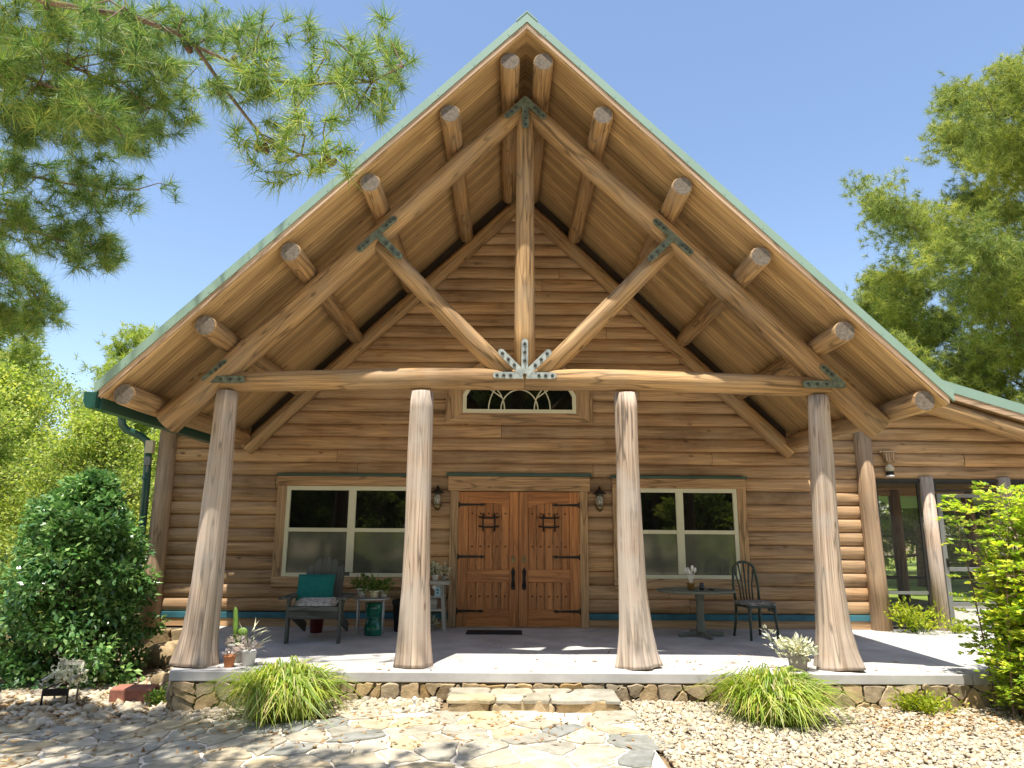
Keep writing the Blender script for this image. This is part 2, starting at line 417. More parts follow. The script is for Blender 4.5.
    def sphere(s, c, r, n=12, m=8, sz=(1, 1, 1), jit=0):
        b0 = len(s.v); c = Vector(c)
        for i in range(m + 1):
            th = PI * i / m
            for k in range(n):
                a = 2 * PI * k / n
                j = 1 + jit * (random.random() - .5) if 0 < i < m else 1
                s.v.append(c + Vector((r * sz[0] * j * math.sin(th) * math.cos(a), r * sz[1] * j * math.sin(th) * math.sin(a), r * sz[2] * j * math.cos(th))))
        for i in range(m):
            for k in range(n):
                k2 = (k + 1) % n
                s.face([b0 + i * n + k, b0 + (i + 1) * n + k, b0 + (i + 1) * n + k2, b0 + i * n + k2], None, True)
        return s
    def build(s, name, mat, parent=None, bevel=0.0, org=(0, 0, 0)):
        me = bpy.data.meshes.new(name)
        o = Vector(org)
        me.from_pydata([tuple(v - o) for v in s.v], [], s.f)
        uvl = me.uv_layers.new(name='UVMap')
        flat = np.array([c for f in s.u for c in f], dtype=np.float32).ravel()
        uvl.data.foreach_set('uv', flat)
        me.polygons.foreach_set('use_smooth', s.sm)
        me.materials.append(mat)
        me.validate()
        ob = bpy.data.objects.new(name, me); COL.objects.link(ob)
        ob.location = o if parent is None else (0, 0, 0)
        if parent is not None:
            ob.parent = parent
            ob.location = o
        if bevel:
            bv = ob.modifiers.new('bevel', 'BEVEL'); bv.width = bevel; bv.segments = 2; bv.limit_method = 'ANGLE'; bv.angle_limit = .6
        return ob

def np_build(name, V, F, mat, parent=None, smooth=False):
    """V (n,3), F (m,k) with k = 3 or 4, or list of such blocks (already offset)."""
    me = bpy.data.meshes.new(name)
    if isinstance(F, list):
        tot = np.concatenate([f.ravel() for f in F]); ks = np.concatenate([np.full(len(f), f.shape[1]) for f in F])
    else:
        tot = F.ravel(); ks = np.full(len(F), F.shape[1])
    me.vertices.add(len(V)); me.vertices.foreach_set('co', np.asarray(V, dtype=np.float32).ravel())
    me.loops.add(len(tot)); me.loops.foreach_set('vertex_index', tot.astype(np.int32))
    me.polygons.add(len(ks))
    st = np.concatenate([[0], np.cumsum(ks)[:-1]]).astype(np.int32)
    me.polygons.foreach_set('loop_start', st)
    me.polygons.foreach_set('loop_total', ks.astype(np.int32))
    if smooth: me.polygons.foreach_set('use_smooth', np.ones(len(ks), dtype=bool))
    me.materials.append(mat)
    me.update(calc_edges=True)
    ob = bpy.data.objects.new(name, me); COL.objects.link(ob)
    if parent is not None: ob.parent = parent
    return ob

def tag(o, label, cat, group=None):
    o['label'] = label; o['category'] = cat
    if group: o['group'] = group
    return o

def thing(name, label, cat, loc=(0, 0, 0), rz=0, group=None):
    o = bpy.data.objects.new(name, None); COL.objects.link(o)
    o.empty_display_size = .2
    o.location = loc; o.rotation_euler = (0, 0, rz)
    return tag(o, label, cat, group)

def struct(o):
    o['kind'] = 'structure'; return o

def stuff(o):
    o['kind'] = 'stuff'; return o

def dup(root, loc, rz=0, label=None, group=None, scale=1.0):
    r = root.copy(); COL.objects.link(r); r.location = loc; r.rotation_euler = (0, 0, rz); r.scale = (scale,) * 3
    if label: r['label'] = label
    if group: r['group'] = group
    for ch in list(root.children):
        c = ch.copy(); COL.objects.link(c); c.parent = r
        for g in ch.children:
            d = g.copy(); COL.objects.link(d); d.parent = c
    return r

def dup_part(o, parent, loc=None, rot=None):
    c = o.copy(); COL.objects.link(c); c.parent = parent
    if loc is not None: c.location = loc
    if rot is not None: c.rotation_euler = rot
    return c

# ------------------------------------------------------------------ terrain
def sstep(t):
    t = np.clip(t, 0, 1); return t * t * (3 - 2 * t)
def gz(x, y=0.0):
    return -.265 - .19 * sstep((-np.asarray(x) - 1.2) / 3.6) - .06 * sstep((np.asarray(x) - 1.0) / 2.5) - .15 * sstep((np.hypot(x, y) - 10) / 12)

def build_ground():
    xs = np.concatenate([np.linspace(-900, -40, 8), np.linspace(-34, 34, 69), np.linspace(40, 900, 8)])
    ys = xs + 0
    X, Y = np.meshgrid(xs, ys)
    Z = gz(X, Y) - .03
    n = len(xs)
    V = np.stack([X, Y, Z], -1).reshape(-1, 3)
    i = np.arange(n - 1)
    I, J = np.meshgrid(i, i)
    a = (J * n + I).ravel()
    F = np.stack([a, a + 1, a + n + 1, a + n], 1)
    struct(np_build('ground', V, F, M_GROUND, smooth=True))
    # lawn behind and to the right of the house
    xs = np.linspace(-30, 60, 60); ys = np.linspace(9.2, 48, 40)
    X, Y = np.meshgrid(xs, ys); Z = gz(X, Y) - .015
    V = np.stack([X, Y, Z], -1).reshape(-1, 3)
    I, J = np.meshgrid(np.arange(59), np.arange(39)); a = (J * 60 + I).ravel()
    struct(np_build('lawn', V, np.stack([a, a + 1, a + 61, a + 60], 1), M_LAWN, smooth=True))
build_ground()

# ------------------------------------------------------------------ voronoi stones
def voronoi(sites, bbox, R):
    out = []
    S = np.array(sites)
    for i, p in enumerate(S):
        poly = [(max(bbox[0], p[0] - R), max(bbox[1], p[1] - R)), (min(bbox[2], p[0] + R), max(bbox[1], p[1] - R)),
                (min(bbox[2], p[0] + R), min(bbox[3], p[1] + R)), (max(bbox[0], p[0] - R), min(bbox[3], p[1] + R))]
        d = np.hypot(*(S - p).T)
        for j in np.argsort(d)[1:24]:
            if d[j] > 2 * R * 1.5: break
            q = S[j]; nx, ny = q - p; mx, my = (p + q) / 2
            new = []
            for k in range(len(poly)):
                a, b = poly[k], poly[(k + 1) % len(poly)]
                da = (a[0] - mx) * nx + (a[1] - my) * ny; db = (b[0] - mx) * nx + (b[1] - my) * ny
                if da <= 0: new.append(a)
                if (da < 0 < db) or (db < 0 < da):
                    t = da / (da - db); new.append((a[0] + t * (b[0] - a[0]), a[1] + t * (b[1] - a[1])))
            poly = new
            if len(poly) < 3: break
        if len(poly) >= 3: out.append(poly)
    return out

def inset_round(poly, gap, rng, wob=.012):
    P = np.array(poly); c = P.mean(0)
    # drop tiny edges, then pull in and round
    r = np.hypot(*(P - c).T).mean()
    if r < gap * 1.6: return None
    P = c + (P - c) * (1 - gap / r)
    out = []
    n = len(P)
    for i in range(n):
        a, b = P[i], P[(i + 1) % n]
        L = np.hypot(*(b - a))
        if L < .012: continue
        for t in (.10, .36, .64, .90):
            q = a + (b - a) * t
            out.append(q + rng.normal(0, wob * min(1, L / .25), 2))
    return np.array(out) if len(out) > 5 else None

def stones(mb, polys, mapf, h, gap, rng, tilt=.0, hvar=.4):
    """mapf(u,v,w) -> 3-D; w is height off the bed."""
    for poly in polys:
        P = inset_round(poly, gap, rng)
        if P is None: continue
        c = P.mean(0); hh = h * (1 + hvar * rng.uniform(-1, 1)); tx, ty = rng.normal(0, tilt, 2)
        n = len(P); b0 = len(mb.v)
        for (sc, w) in ((1.0, 0.0), (1.0, .62), (.93, 1.0)):
            for p in P:
                q = c + (p - c) * sc
                ww = hh * w + (w > 0) * ((q[0] - c[0]) * tx + (q[1] - c[1]) * ty)
                mb.v.append(Vector(mapf(q[0], q[1], ww)))
        for ring in (0, 1):
            for i in range(n):
                j = (i + 1) % n
                mb.face([b0 + ring * n + i, b0 + ring * n + j, b0 + (ring + 1) * n + j, b0 + (ring + 1) * n + i], None, ring == 1)
        mb.face([b0 + 2 * n + i for i in range(n)])

def jgrid(x0, y0, x1, y1, sx, sy, rng, j=.42):
    out = []
    ny = max(1, int(round((y1 - y0) / sy)))
    for r in range(ny):
        nx = int((x1 - x0) / sx)
        for k in range(nx):
            if rng.random() < .14: continue
            out.append((x0 + (k + .5 + (r % 2) * .5 * .9 + rng.uniform(-j, j)) * sx, y0 + (r + .5 + rng.uniform(-j, j)) * sy))
    return out

def in_poly(x, y, P):
    c = False; n = len(P)
    for i in range(n):
        x1, y1 = P[i]; x2, y2 = P[i - 1]
        if (y1 > y) != (y2 > y) and x < (x2 - x1) * (y - y1) / (y2 - y1) + x1: c = not c
    return c

PATH = [(-12, -3.75), (-5.4, -3.86), (-3.2, -3.98), (-1.9, -4.16), (-.95, -4.075), (.95, -4.075), (1.03, -5.0), (1.1, -6.2), (1.2, -11), (-3.0, -11), (-3.7, -6.0), (-4.35, -5.12), (-12, -5.1)]
def build_path():
    rng = np.random.default_rng(5)
    mb = MB()
    # grout bed, subdivided so it follows the terrain
    xs = np.arange(-12, 1.3, .25); ys = np.arange(-11, -3.7, .25)
    for x in xs:
        for y in ys:
            if in_poly(x + .125, y + .125, PATH):
                b0 = len(mb.v)
                for (dx, dy) in ((0, 0), (.25, 0), (.25, .25), (0, .25)):
                    mb.v.append(Vector((x + dx, y + dy, float(gz(x + dx, y + dy)) + .002)))
                mb.face([b0, b0 + 1, b0 + 2, b0 + 3], None, True)
    grout = mb.build('path_bed', M_GROUT); struct(grout)
    mb = MB()
    sites = jgrid(-12, -11, 1.4, -3.7, .36, .245, rng)
    sites = [s for s in sites if in_poly(s[0], s[1], PATH)]
    ps = voronoi(sites, (-12, -11, 1.4, -3.70), .34)
    keep = []
    for p in ps:
        c = np.mean(p, 0)
        q = [tuple(v) for v in p]
        if sum(in_poly(v[0], v[1], PATH) for v in q) >= len(q) * .55: keep.append(p)
    stones(mb, keep, lambda u, v, w: (u, v, float(gz(u, v)) + .0 + w), .015, .017, rng, tilt=.012, hvar=.45)
    struct(mb.build('flagstone_path', S_FLAG))
build_path()
def build_bounce_drive():  # unseen pale sheet added to bounce fill light onto porch walls and soffit
    xs = np.linspace(-26, 26, 53); ys = np.linspace(-22, -6.9, 16)
    X, Y = np.meshgrid(xs, ys); Z = gz(X, Y) - .012
    V = np.stack([X, Y, Z], -1).reshape(-1, 3)
    I, J = np.meshgrid(np.arange(52), np.arange(15)); a = (J * 53 + I).ravel()
    struct(np_build('bounce_drive', V, np.stack([a, a + 1, a + 54, a + 53], 1), plain('bounce_drive_gravel', (.60, .54, .44), .95, 0, .3, 22, spec=.1, bump=.6), smooth=True))
build_bounce_drive()

# ------------------------------------------------------------------ gravel
ICO_V = None
def ico():
    t = (1 + 5 ** .5) / 2
    v = np.array([(-1, t, 0), (1, t, 0), (-1, -t, 0), (1, -t, 0), (0, -1, t), (0, 1, t), (0, -1, -t), (0, 1, -t), (t, 0, -1), (t, 0, 1), (-t, 0, -1), (-t, 0, 1)], float)
    v /= np.linalg.norm(v[0])
    f = np.array([(0, 11, 5), (0, 5, 1), (0, 1, 7), (0, 7, 10), (0, 10, 11), (1, 5, 9), (5, 11, 4), (11, 10, 2), (10, 7, 6), (7, 1, 8), (3, 9, 4), (3, 4, 2), (3, 2, 6), (3, 6, 8), (3, 8, 9), (4, 9, 5), (2, 4, 11), (6, 2, 10), (8, 6, 7), (9, 8, 1)])
    return v, f

def rot_rand(n, rng, flat=.35):
    """random rotations about z with a small tilt: (n,3,3)"""
    a = rng.uniform(0, 2 * PI, n); b = rng.normal(0, flat, n); c = rng.normal(0, flat, n)
    ca, sa, cb, sb, cc, scn = np.cos(a), np.sin(a), np.cos(b), np.sin(b), np.cos(c), np.sin(c)
    z = np.zeros(n); o = np.ones(n)
    Rz = np.stack([ca, -sa, z, sa, ca, z, z, z, o], 1).reshape(-1, 3, 3)
    Rx = np.stack([o, z, z, z, cb, -sb, z, sb, cb], 1).reshape(-1, 3, 3)
    Ry = np.stack([cc, z, scn, z, o, z, -scn, z, cc], 1).reshape(-1, 3, 3)
    return Rz @ Rx @ Ry

def pebbles(name, P, size, rng, mat, flatness=.55):
    iv, fi = ico()
    n = len(P)
    S = size[:, None] * np.stack([rng.uniform(.8, 1.35, n), rng.uniform(.65, 1.0, n), rng.uniform(flatness * .5, flatness * 1.2, n)], 1)
    base = iv[None] * (1 + rng.uniform(-.16, .16, (n, 12, 1)))
    base = base * S[:, None, :]
    R = rot_rand(n, rng)
    V = np.einsum('nij,nkj->nki', R, base) + P[:, None, :]
    F = (fi[None] + (np.arange(n) * 12)[:, None, None]).reshape(-1, 3)
    return np_build(name, V.reshape(-1, 3), F, mat, smooth=True)

def build_gravel():
    rng = np.random.default_rng(3)
    pts = []; sz = []
    def add(n, x0, x1, y0, y1, s0, s1, cond):
        x = rng.uniform(x0, x1, n); y = rng.uniform(y0, y1, n)
        k = np.array([cond(a, b) for a, b in zip(x, y)])
        x, y = x[k], y[k]; s = rng.uniform(s0, s1, len(x)) ** 1
        s = s * np.where(rng.random(len(x)) < .12, 1.5, 1)
        pts.append(np.stack([x, y, gz(x, y) - .012 + rng.uniform(0, .028, len(x))], 1)); sz.append(s)
    add(27000, .9, 6.4, -6.4, -3.58, .012, .030, lambda a, b: not in_poly(a, b, PATH) and a > .96)
    add(3000, -3.7, -.85, -4.25, -3.56, .014, .038, lambda a, b: not in_poly(a, b, PATH))
    add(4600, -9.0, -3.62, -4.1, -.4, .022, .075, lambda a, b: not in_poly(a, b, PATH) and (b < -2.0 or a > -4.9))
    add(1500, -9.0, -3.4, -7.5, -5.05, .026, .06, lambda a, b: not in_poly(a, b, PATH))
    P = np.concatenate(pts); S = np.concatenate(sz)
    stuff(pebbles('gravel', P, S, rng, S_GRAV))
    # fallen leaves and pine straw between the stones on the left and right
    n = 5200
    x = np.concatenate([rng.uniform(-8.5, -3.6, n), rng.uniform(3.2, 6.2, n // 5)]); y = np.concatenate([rng.uniform(-4.0, -.5, n), rng.uniform(-4.6, -3.6, n // 5)])
    m = len(x)
    c = np.stack([x, y, gz(x, y) + rng.uniform(.0, .035, m)], 1)
    q = 70
    c = np.concatenate([c, np.stack([rng.uniform(-3.4, 4.9, q), -3.45 + rng.random(q) ** 2 * 2.6, np.full(q, .004)], 1)]); m += q
    q = 500; x = rng.uniform(-6, 1, q); y = rng.uniform(-5.2, -4.1, q)
    c = np.concatenate([c, np.stack([x, y, gz(x, y) + .02], 1)]); m += q
    d = rng.normal(0, 1, (m, 3)); d[:, 2] *= .15; d /= np.linalg.norm(d, axis=1)[:, None]
    s = np.cross(d, np.array([0, 0, 1.0])); s /= np.linalg.norm(s, axis=1)[:, None]
    L = rng.uniform(.04, .11, m)[:, None]; Wd = rng.uniform(.003, .018, m)[:, None]
    V = np.stack([c - d * L / 2, c + s * Wd + [0, 0, .006], c + d * L / 2, c - s * Wd], 1).reshape(-1, 3)
    F = np.arange(m * 4).reshape(-1, 4)
    litter = leaf('dry_leaf_litter', [(0, (.20, .11, .05)), (.5, (.33, .20, .09)), (1, (.45, .31, .16))], .8, .15)
    stuff(np_build('leaf_litter', V, F, litter))
build_gravel()

# ------------------------------------------------------------------ porch slab, step, stone base
PF = -3.53      # front face of the slab
slab = MB()
slab.prism([(-3.68, PF, -.10), (4.685, PF, -.10), (4.685, 0, -.10), (-4.75, 0, -.10), (-4.3, -1.4, -.10)], (0, 0, .10), lambda p: (p.x, p.y))
slab.prism([(4.693, PF, -.10), (5.25, PF, -.10), (5.25, -2.6, -.10), (8.6, -2.6, -.10), (8.6, 0, -.10), (4.693, 0, -.10)], (0, 0, .0985), lambda p: (p.x, p.y))
struct(slab.build('porch_floor', M_CONC, bevel=.008))

H = thing('log_house', 'brown log house with steep green metal roof over an open timber truss porch', 'house')

def stone_base():
    rng = np.random.default_rng(21)
    def wall(p0, p1, z0, z1, nrm, sx, sy, h, gap=.008):
        mb = MB(); back = MB()
        p0 = Vector(p0); p1 = Vector(p1); d = (p1 - p0); L = d.length; d.normalize(); nr = Vector(nrm)
        sites = jgrid(-sx, z0, L + sx, z1, sx, sy, rng, .5)
        ps = voronoi(sites, (0, z0, L, z1), sx * 1.1)
        def mp(u, v, w):
            q = p0 + d * u + nr * w; return (q.x, q.y, v)
        stones(mb, ps, mp, h, gap, rng, tilt=.08, hvar=.5)
        a = p0 - nr * .01; b = p1 - nr * .01
        back.prism([(a.x, a.y, z0 - .1), (b.x, b.y, z0 - .1), (b.x, b.y, z1), (a.x, a.y, z1)], tuple(-nr * .12))
        mb.build('stone_face', S_WALL, H); back.build('mortar_bed', M_MORTAR, H)
    wall((-3.64, -3.505, 0), (5.22, -3.505, 0), -.46, -.105, (0, -1, 0), .25, .125, .032)
    wall((-4.27, -1.4, 0), (-3.645, -3.49, 0), -.55, -.105, (-.96, -.28, 0), .24, .13, .04)
    wall((-5.75, -.10, 0), (-4.2, -.10, 0), -.62, -.03, (0, -1, 0), .42, .26, .06)
stone_base()

st = thing('stone_step', 'low wide stone step with a flagstone tread in front of the porch', 'step', (.08, -3.8, -.26))
rngS = np.random.default_rng(8)
mb = MB()
mb.box((0, 0.02, .03), (1.66, .46, .10))
mb.build('core', M_MORTAR, st)
mb = MB()
sites = jgrid(-.86, -.27, .9, .27, .36, .26, rngS)
stones(mb, voronoi(sites, (-.855, -.265, .855, .25), .4), lambda u, v, w: (u, v, .078 + w), .04, .006, rngS, hvar=.15)
mb.build('tread', S_FLAG, st)
mb = MB()
sites = jgrid(-.83, -.08, .86, .085, .30, .15, rngS)
stones(mb, voronoi(sites, (-.83, -.08, .83, .085), .35), lambda u, v, w: (u, -.215 - w, v), .03, .006, rngS, hvar=.3)
mb.build('riser', S_WALL, st)

# ------------------------------------------------------------------ house: log siding
def siding(mb, rows, xl, xr, mp, bulge=.056, seg=None, rng=random):
    """rows: list of (z0, z1); xl(z), xr(z): limits; mp(x, y, z) -> 3-D with y out of the wall negative."""
    prof = [(0, 0.0), (.03, .35), (.12, .66), (.3, .93), (.5, 1.0), (.7, .93), (.88, .66), (.97, .35), (1, 0)]
    for z0, z1 in rows:
        h = z1 - z0; zm = (z0 + z1) / 2
        a, b = xl(zm), xr(zm)
        if b - a < .05: continue
        cuts = [a]; x = a + rng.uniform(1.5, 6)
        while x < b - .7:
            cuts.append(x); x += rng.uniform(3.6, 6.5)
        cuts.append(b)
        bl = bulge * rng.uniform(.92, 1.08)
        for i in range(len(cuts) - 1):
            o = (rng.uniform(0, 80), rng.uniform(0, 80))
            b0 = len(mb.v)
            nseg = max(2, int((cuts[i + 1] - cuts[i]) / .6))
            ph = rng.uniform(0, 6)
            for k in range(nseg + 1):
                for (t, yy) in prof:
                    z = z0 + h * t
                    xa = xl(z) if i == 0 else cuts[i] + .003; xb = xr(z) if i == len(cuts) - 2 else cuts[i + 1] - .003
                    x = xa + (xb - xa) * k / nseg
                    wv = 1 + .07 * math.sin(x * 1.9 + ph + z * 3)
                    mb.v.append(Vector(mp(x, -bl * yy * wv, z)))
            m = len(prof)
            for k in range(nseg):
                for j in range(m - 1):
                    L = (cuts[i + 1] - cuts[i]) / nseg
                    uv = [(o[0] + h * prof[jj][0], o[1] + kk * L) for kk, jj in ((k, j), (k + 1, j), (k + 1, j + 1), (k, j + 1))]
                    mb.face([b0 + k * m + j, b0 + (k + 1) * m + j, b0 + (k + 1) * m + j + 1, b0 + k * m + j + 1], uv, True)

RH = .208
Z0 = .21
rows_low = [(Z0 + RH * k, Z0 + RH * (k + 1)) for k in range(10)]
rows_hi = [(Z0 + RH * k, Z0 + RH * (k + 1)) for k in range(10, 34)]
mb = MB()
ident = lambda x, y, z: (x, y, z)
siding(mb, rows_low, lambda z: -5.6, lambda z: 5.6, ident)
def hi_l(z): return -max(7.26 - z, min(5.6, (4.95 - z) / .31) if z < 3.6 else 0)
def hi_r(z): return max(7.26 - z, min(11.2, (5.60 - z) / .31) if z < 5.2 else 0)
siding(mb, [r for r in rows_hi if r[1] < 7.1], hi_l, hi_r, ident)
mb.build('log_siding', W_SIDE, H)
mb = MB()      # left end wall of the house and the wall the screened porch shares with it
siding(mb, rows_low + rows_hi[:4], lambda z: 0, lambda z: 9.0, lambda x, y, z: (-5.62 + y, x, z))
mb.build('side_siding', W_SIDE, H)
mb = MB()
siding(mb, rows_low[:10], lambda z: .05, lambda z: 4.6, lambda x, y, z: (5.64 - y, x, z))
mb.build('side_siding', W_SIDE, H)
mb = MB()      # solid wall behind the logs
mb.box((0, .1, 1.5), (11.1, .16, 3.0)); mb.prism([(-4.2, .02, 3.0), (4.2, .02, 3.0), (0, .02, 7.2)], (0, .12, 0))
mb.prism([(2.6, .03, 3.0), (11.2, .03, 2.30), (11.2, .03, 2.35), (2.6, .03, 4.6)], (0, .1, 0))
mb.box((-5.52, 4.5, 1.4), (.14, 9, 3.2)); mb.box((5.54, 4.5, 1.4), (.14, 9, 3.2)); mb.box((0, 9.0, 1.5), (11.1, .16, 3.2))
mb.build('wall_core', W_DARK, H)
mb = MB(); mb.box((0, -.022, .06), (11.1, .05, .116)); mb.build('base_board', W_SIDE, H)
mb = MB(); mb.box((0, -.030, .163), (11.12, .062, .088)); mb.build('base_flashing', M_TEAL, H, bevel=.006)

# corner posts of the log wall
for x, top, lean in ((-5.6, 3.25, .0), (5.53, 3.4, .02)):
    mb = MB(); mb.tube([(x + lean, -.08, -.02), (x + lean * .6, -.08, .8), (x, -.08, 1.8), (x, -.08, top)], [.155, .14, .135, .13], 18, jit=.05)
    mb.build('corner_post', W_CORN, H)

# ------------------------------------------------------------------ porch posts (flared tree trunks)
def porch_post(sec, y=-3.16):
    mb = MB(); pts = []; rads = []; lob = []
    for z, x, r in sec:
        pts.append((x, y - max(0, (r - .15)) * .3, z)); rads.append(r); lob.append(.02 + max(0, (r - .15)) * 1.5)
    # densify
    P2, R2, L2 = [], [], []
    for i in range(len(pts) - 1):
        for t in (0, .25, .5, .75):
            s_ = t * t * (3 - 2 * t) if False else t
            P2.append(Vector(pts[i]).lerp(Vector(pts[i + 1]), s_)); R2.append(rads[i] + (rads[i + 1] - rads[i]) * s_); L2.append(lob[i] + (lob[i + 1] - lob[i]) * s_)
    P2.append(Vector(pts[-1])); R2.append(rads[-1]); L2.append(lob[-1])
    mb.tube(P2, R2, 40, jit=.055, lobes=L2)
    return mb.build('porch_post', W_POST, H)
porch_post([(0.002, -3.55, .232), (.15, -3.545, .205), (.33, -3.536, .182), (.87, -3.518, .165), (1.64, -3.51, .150), (2.4, -3.50, .132), (3.03, -3.489, .120)])
porch_post([(0.002, -1.20, .205), (.15, -1.20, .188), (.34, -1.204, .172), (.86, -1.203, .152), (1.54, -1.20, .145), (2.24, -1.204, .140), (3.04, -1.206, .136)])
porch_post([(0.002, 1.25, .235), (.15, 1.24, .205), (.39, 1.23, .178), (.81, 1.212, .155), (1.52, 1.203, .140), (2.26, 1.203, .130), (3.04, 1.195, .132)])
porch_post([(0.002, 3.455, .262), (.15, 3.445, .225), (.4, 3.434, .182), (1.01, 3.43, .148), (1.69, 3.44, .135), (2.38, 3.452, .133), (3.03, 3.472, .120)])

# ------------------------------------------------------------------ truss
TY = -3.16
def log_between(name, a, b, r0, r1, mat=W_LOG, n=20, jit=.035, capr=.0, wob=.012):
    a, b = Vector(a), Vector(b); mb = MB(); pts = []; rads = []
    k = max(3, int((b - a).length / .5))
    ph = random.uniform(0, 6)
    for i in range(k + 1):
        t = i / k
        p = a.lerp(b, t) + Vector((0, math.sin(t * 5 + ph) * wob, math.cos(t * 4 + ph) * wob)) * (1 if 0 < i < k else 0)
        pts.append(p); rads.append(r0 + (r1 - r0) * t)
    mb.tube(pts, rads, n, jit=jit, capr=capr)
    return mb.build(name, mat, H)
for s in (-1, 1):
    log_between('rafter', (s * .06, TY, 6.74), (s * 4.17, TY, 2.64), .125, .160, capr=.012)
    log_between('strut', (s * .16, TY + .01, 3.21), (s * 1.84, TY + .01, 4.93), .118, .108)
    log_between('wall_rafter', (s * .04, -.17, 6.90), (s * 4.33, -.17, 2.68), .115, .120, capr=.015)
log_between('king_post', (0, TY, 3.25), (0, TY, 6.85), .128, .108)
mb = MB(); mb.tube([(-3.82, TY, 3.13), (-2.5, TY, 3.17), (-1.2, TY, 3.20), (-.002, TY, 3.20)], [.118, .124, .128, .128], 22, jit=.03)
mb.build('tie_beam', W_LOG, H)
mb = MB(); mb.tube([(.002, TY, 3.20), (1.2, TY, 3.20), (2.5, TY, 3.17), (3.82, TY, 3.13)], [.128, .128, .124, .118], 22, jit=.03)
mb.build('tie_beam', W_LOG, H)

def plate(arms, c, mat, y, w=.085):
    """flat steel connector: arms = [(angle, start, length)] from centre c in the truss plane."""
    mb = MB(); bolts = []
    for q, (ang, st_, L) in enumerate(arms):
        d = Vector((math.cos(ang), 0, math.sin(ang))); nrm = Vector((-d.z, 0, d.x))
        yy = y - .0015 * q
        poly = []
        a = Vector((c[0], yy, c[1])) + d * st_; b = Vector((c[0], yy, c[1])) + d * (L - w / 2)
        poly += [a + nrm * w / 2, a - nrm * w / 2, b - nrm * w / 2]
        for k in range(1, 6):
            t = -PI / 2 + PI * k / 6
            poly.append(b + d * math.cos(t) * w / 2 + nrm * math.sin(t) * w / 2)
        poly.append(b + nrm * w / 2)
        mb.prism(poly[::-1], (0, -.010, 0))
        for k in range(3):
            bolts.append(Vector((c[0], yy - .010, c[1])) + d * (max(st_, .13) + (L - max(st_, .13)) * (k + .45) / 3.05))
    po = mb.build('gusset_plate', mat, H)
    bm = None
    for p in bolts:
        if bm is None:
            b = MB(); b.tube([(0, 0, 0), (0, -.014, 0)], [.021, .018], 6, smooth=False); b.tube([(0, -.012, 0), (0, -.026, 0)], [.010, .009], 8)
            bm = b.build('bolt', M_BOLT, po); bm.location = p
        else:
            dup_part(bm, po, p)
A45 = PI / 4
plate([(-A45, -.03, .36), (-3 * A45, -.03, .36), (-PI / 2, -.03, .40)], (0, 6.80), M_PLATE_D, TY - .145)
for s in (-1, 1):
    base = 0 if s > 0 else PI
    up = 3 * A45 if s > 0 else A45
    plate([(up, -.03, .32), (up + PI, -.03, .32), (PI + A45 if s > 0 else -A45, .0, .44)], (s * 1.80, 4.96), M_PLATE_D, TY - .15)
    plate([(PI if s > 0 else 0, -.03, .46), (up, -.03, .32)], (s * 3.70, 3.14), M_PLATE_D, TY - .152)
plate([(0, .02, .37), (PI, .02, .37), (A45, .02, .43), (3 * A45, .02, .43), (PI / 2, .02, .44)], (0, 3.22), M_PLATE, TY - .135, .078)

# purlins
for s in (-1, 1):
    for ax, zz in ((.20, 0), (.905, 0), (1.805, 0), (2.66, 0), (3.53, 0), (4.33, .02)):
        pu = log_between('purlin', (s * ax, -3.835, 7.165 - ax + zz), (s * ax, -.30, 7.165 - ax + zz), .120, .114, capr=.012, wob=.006)
        mb = MB(); mb.tube([(s * ax, -3.834, 7.165 - ax + zz), (s * ax, -3.838, 7.165 - ax + zz)], .107, 22, jit=.03); mb.build('log_end', W_END, pu)

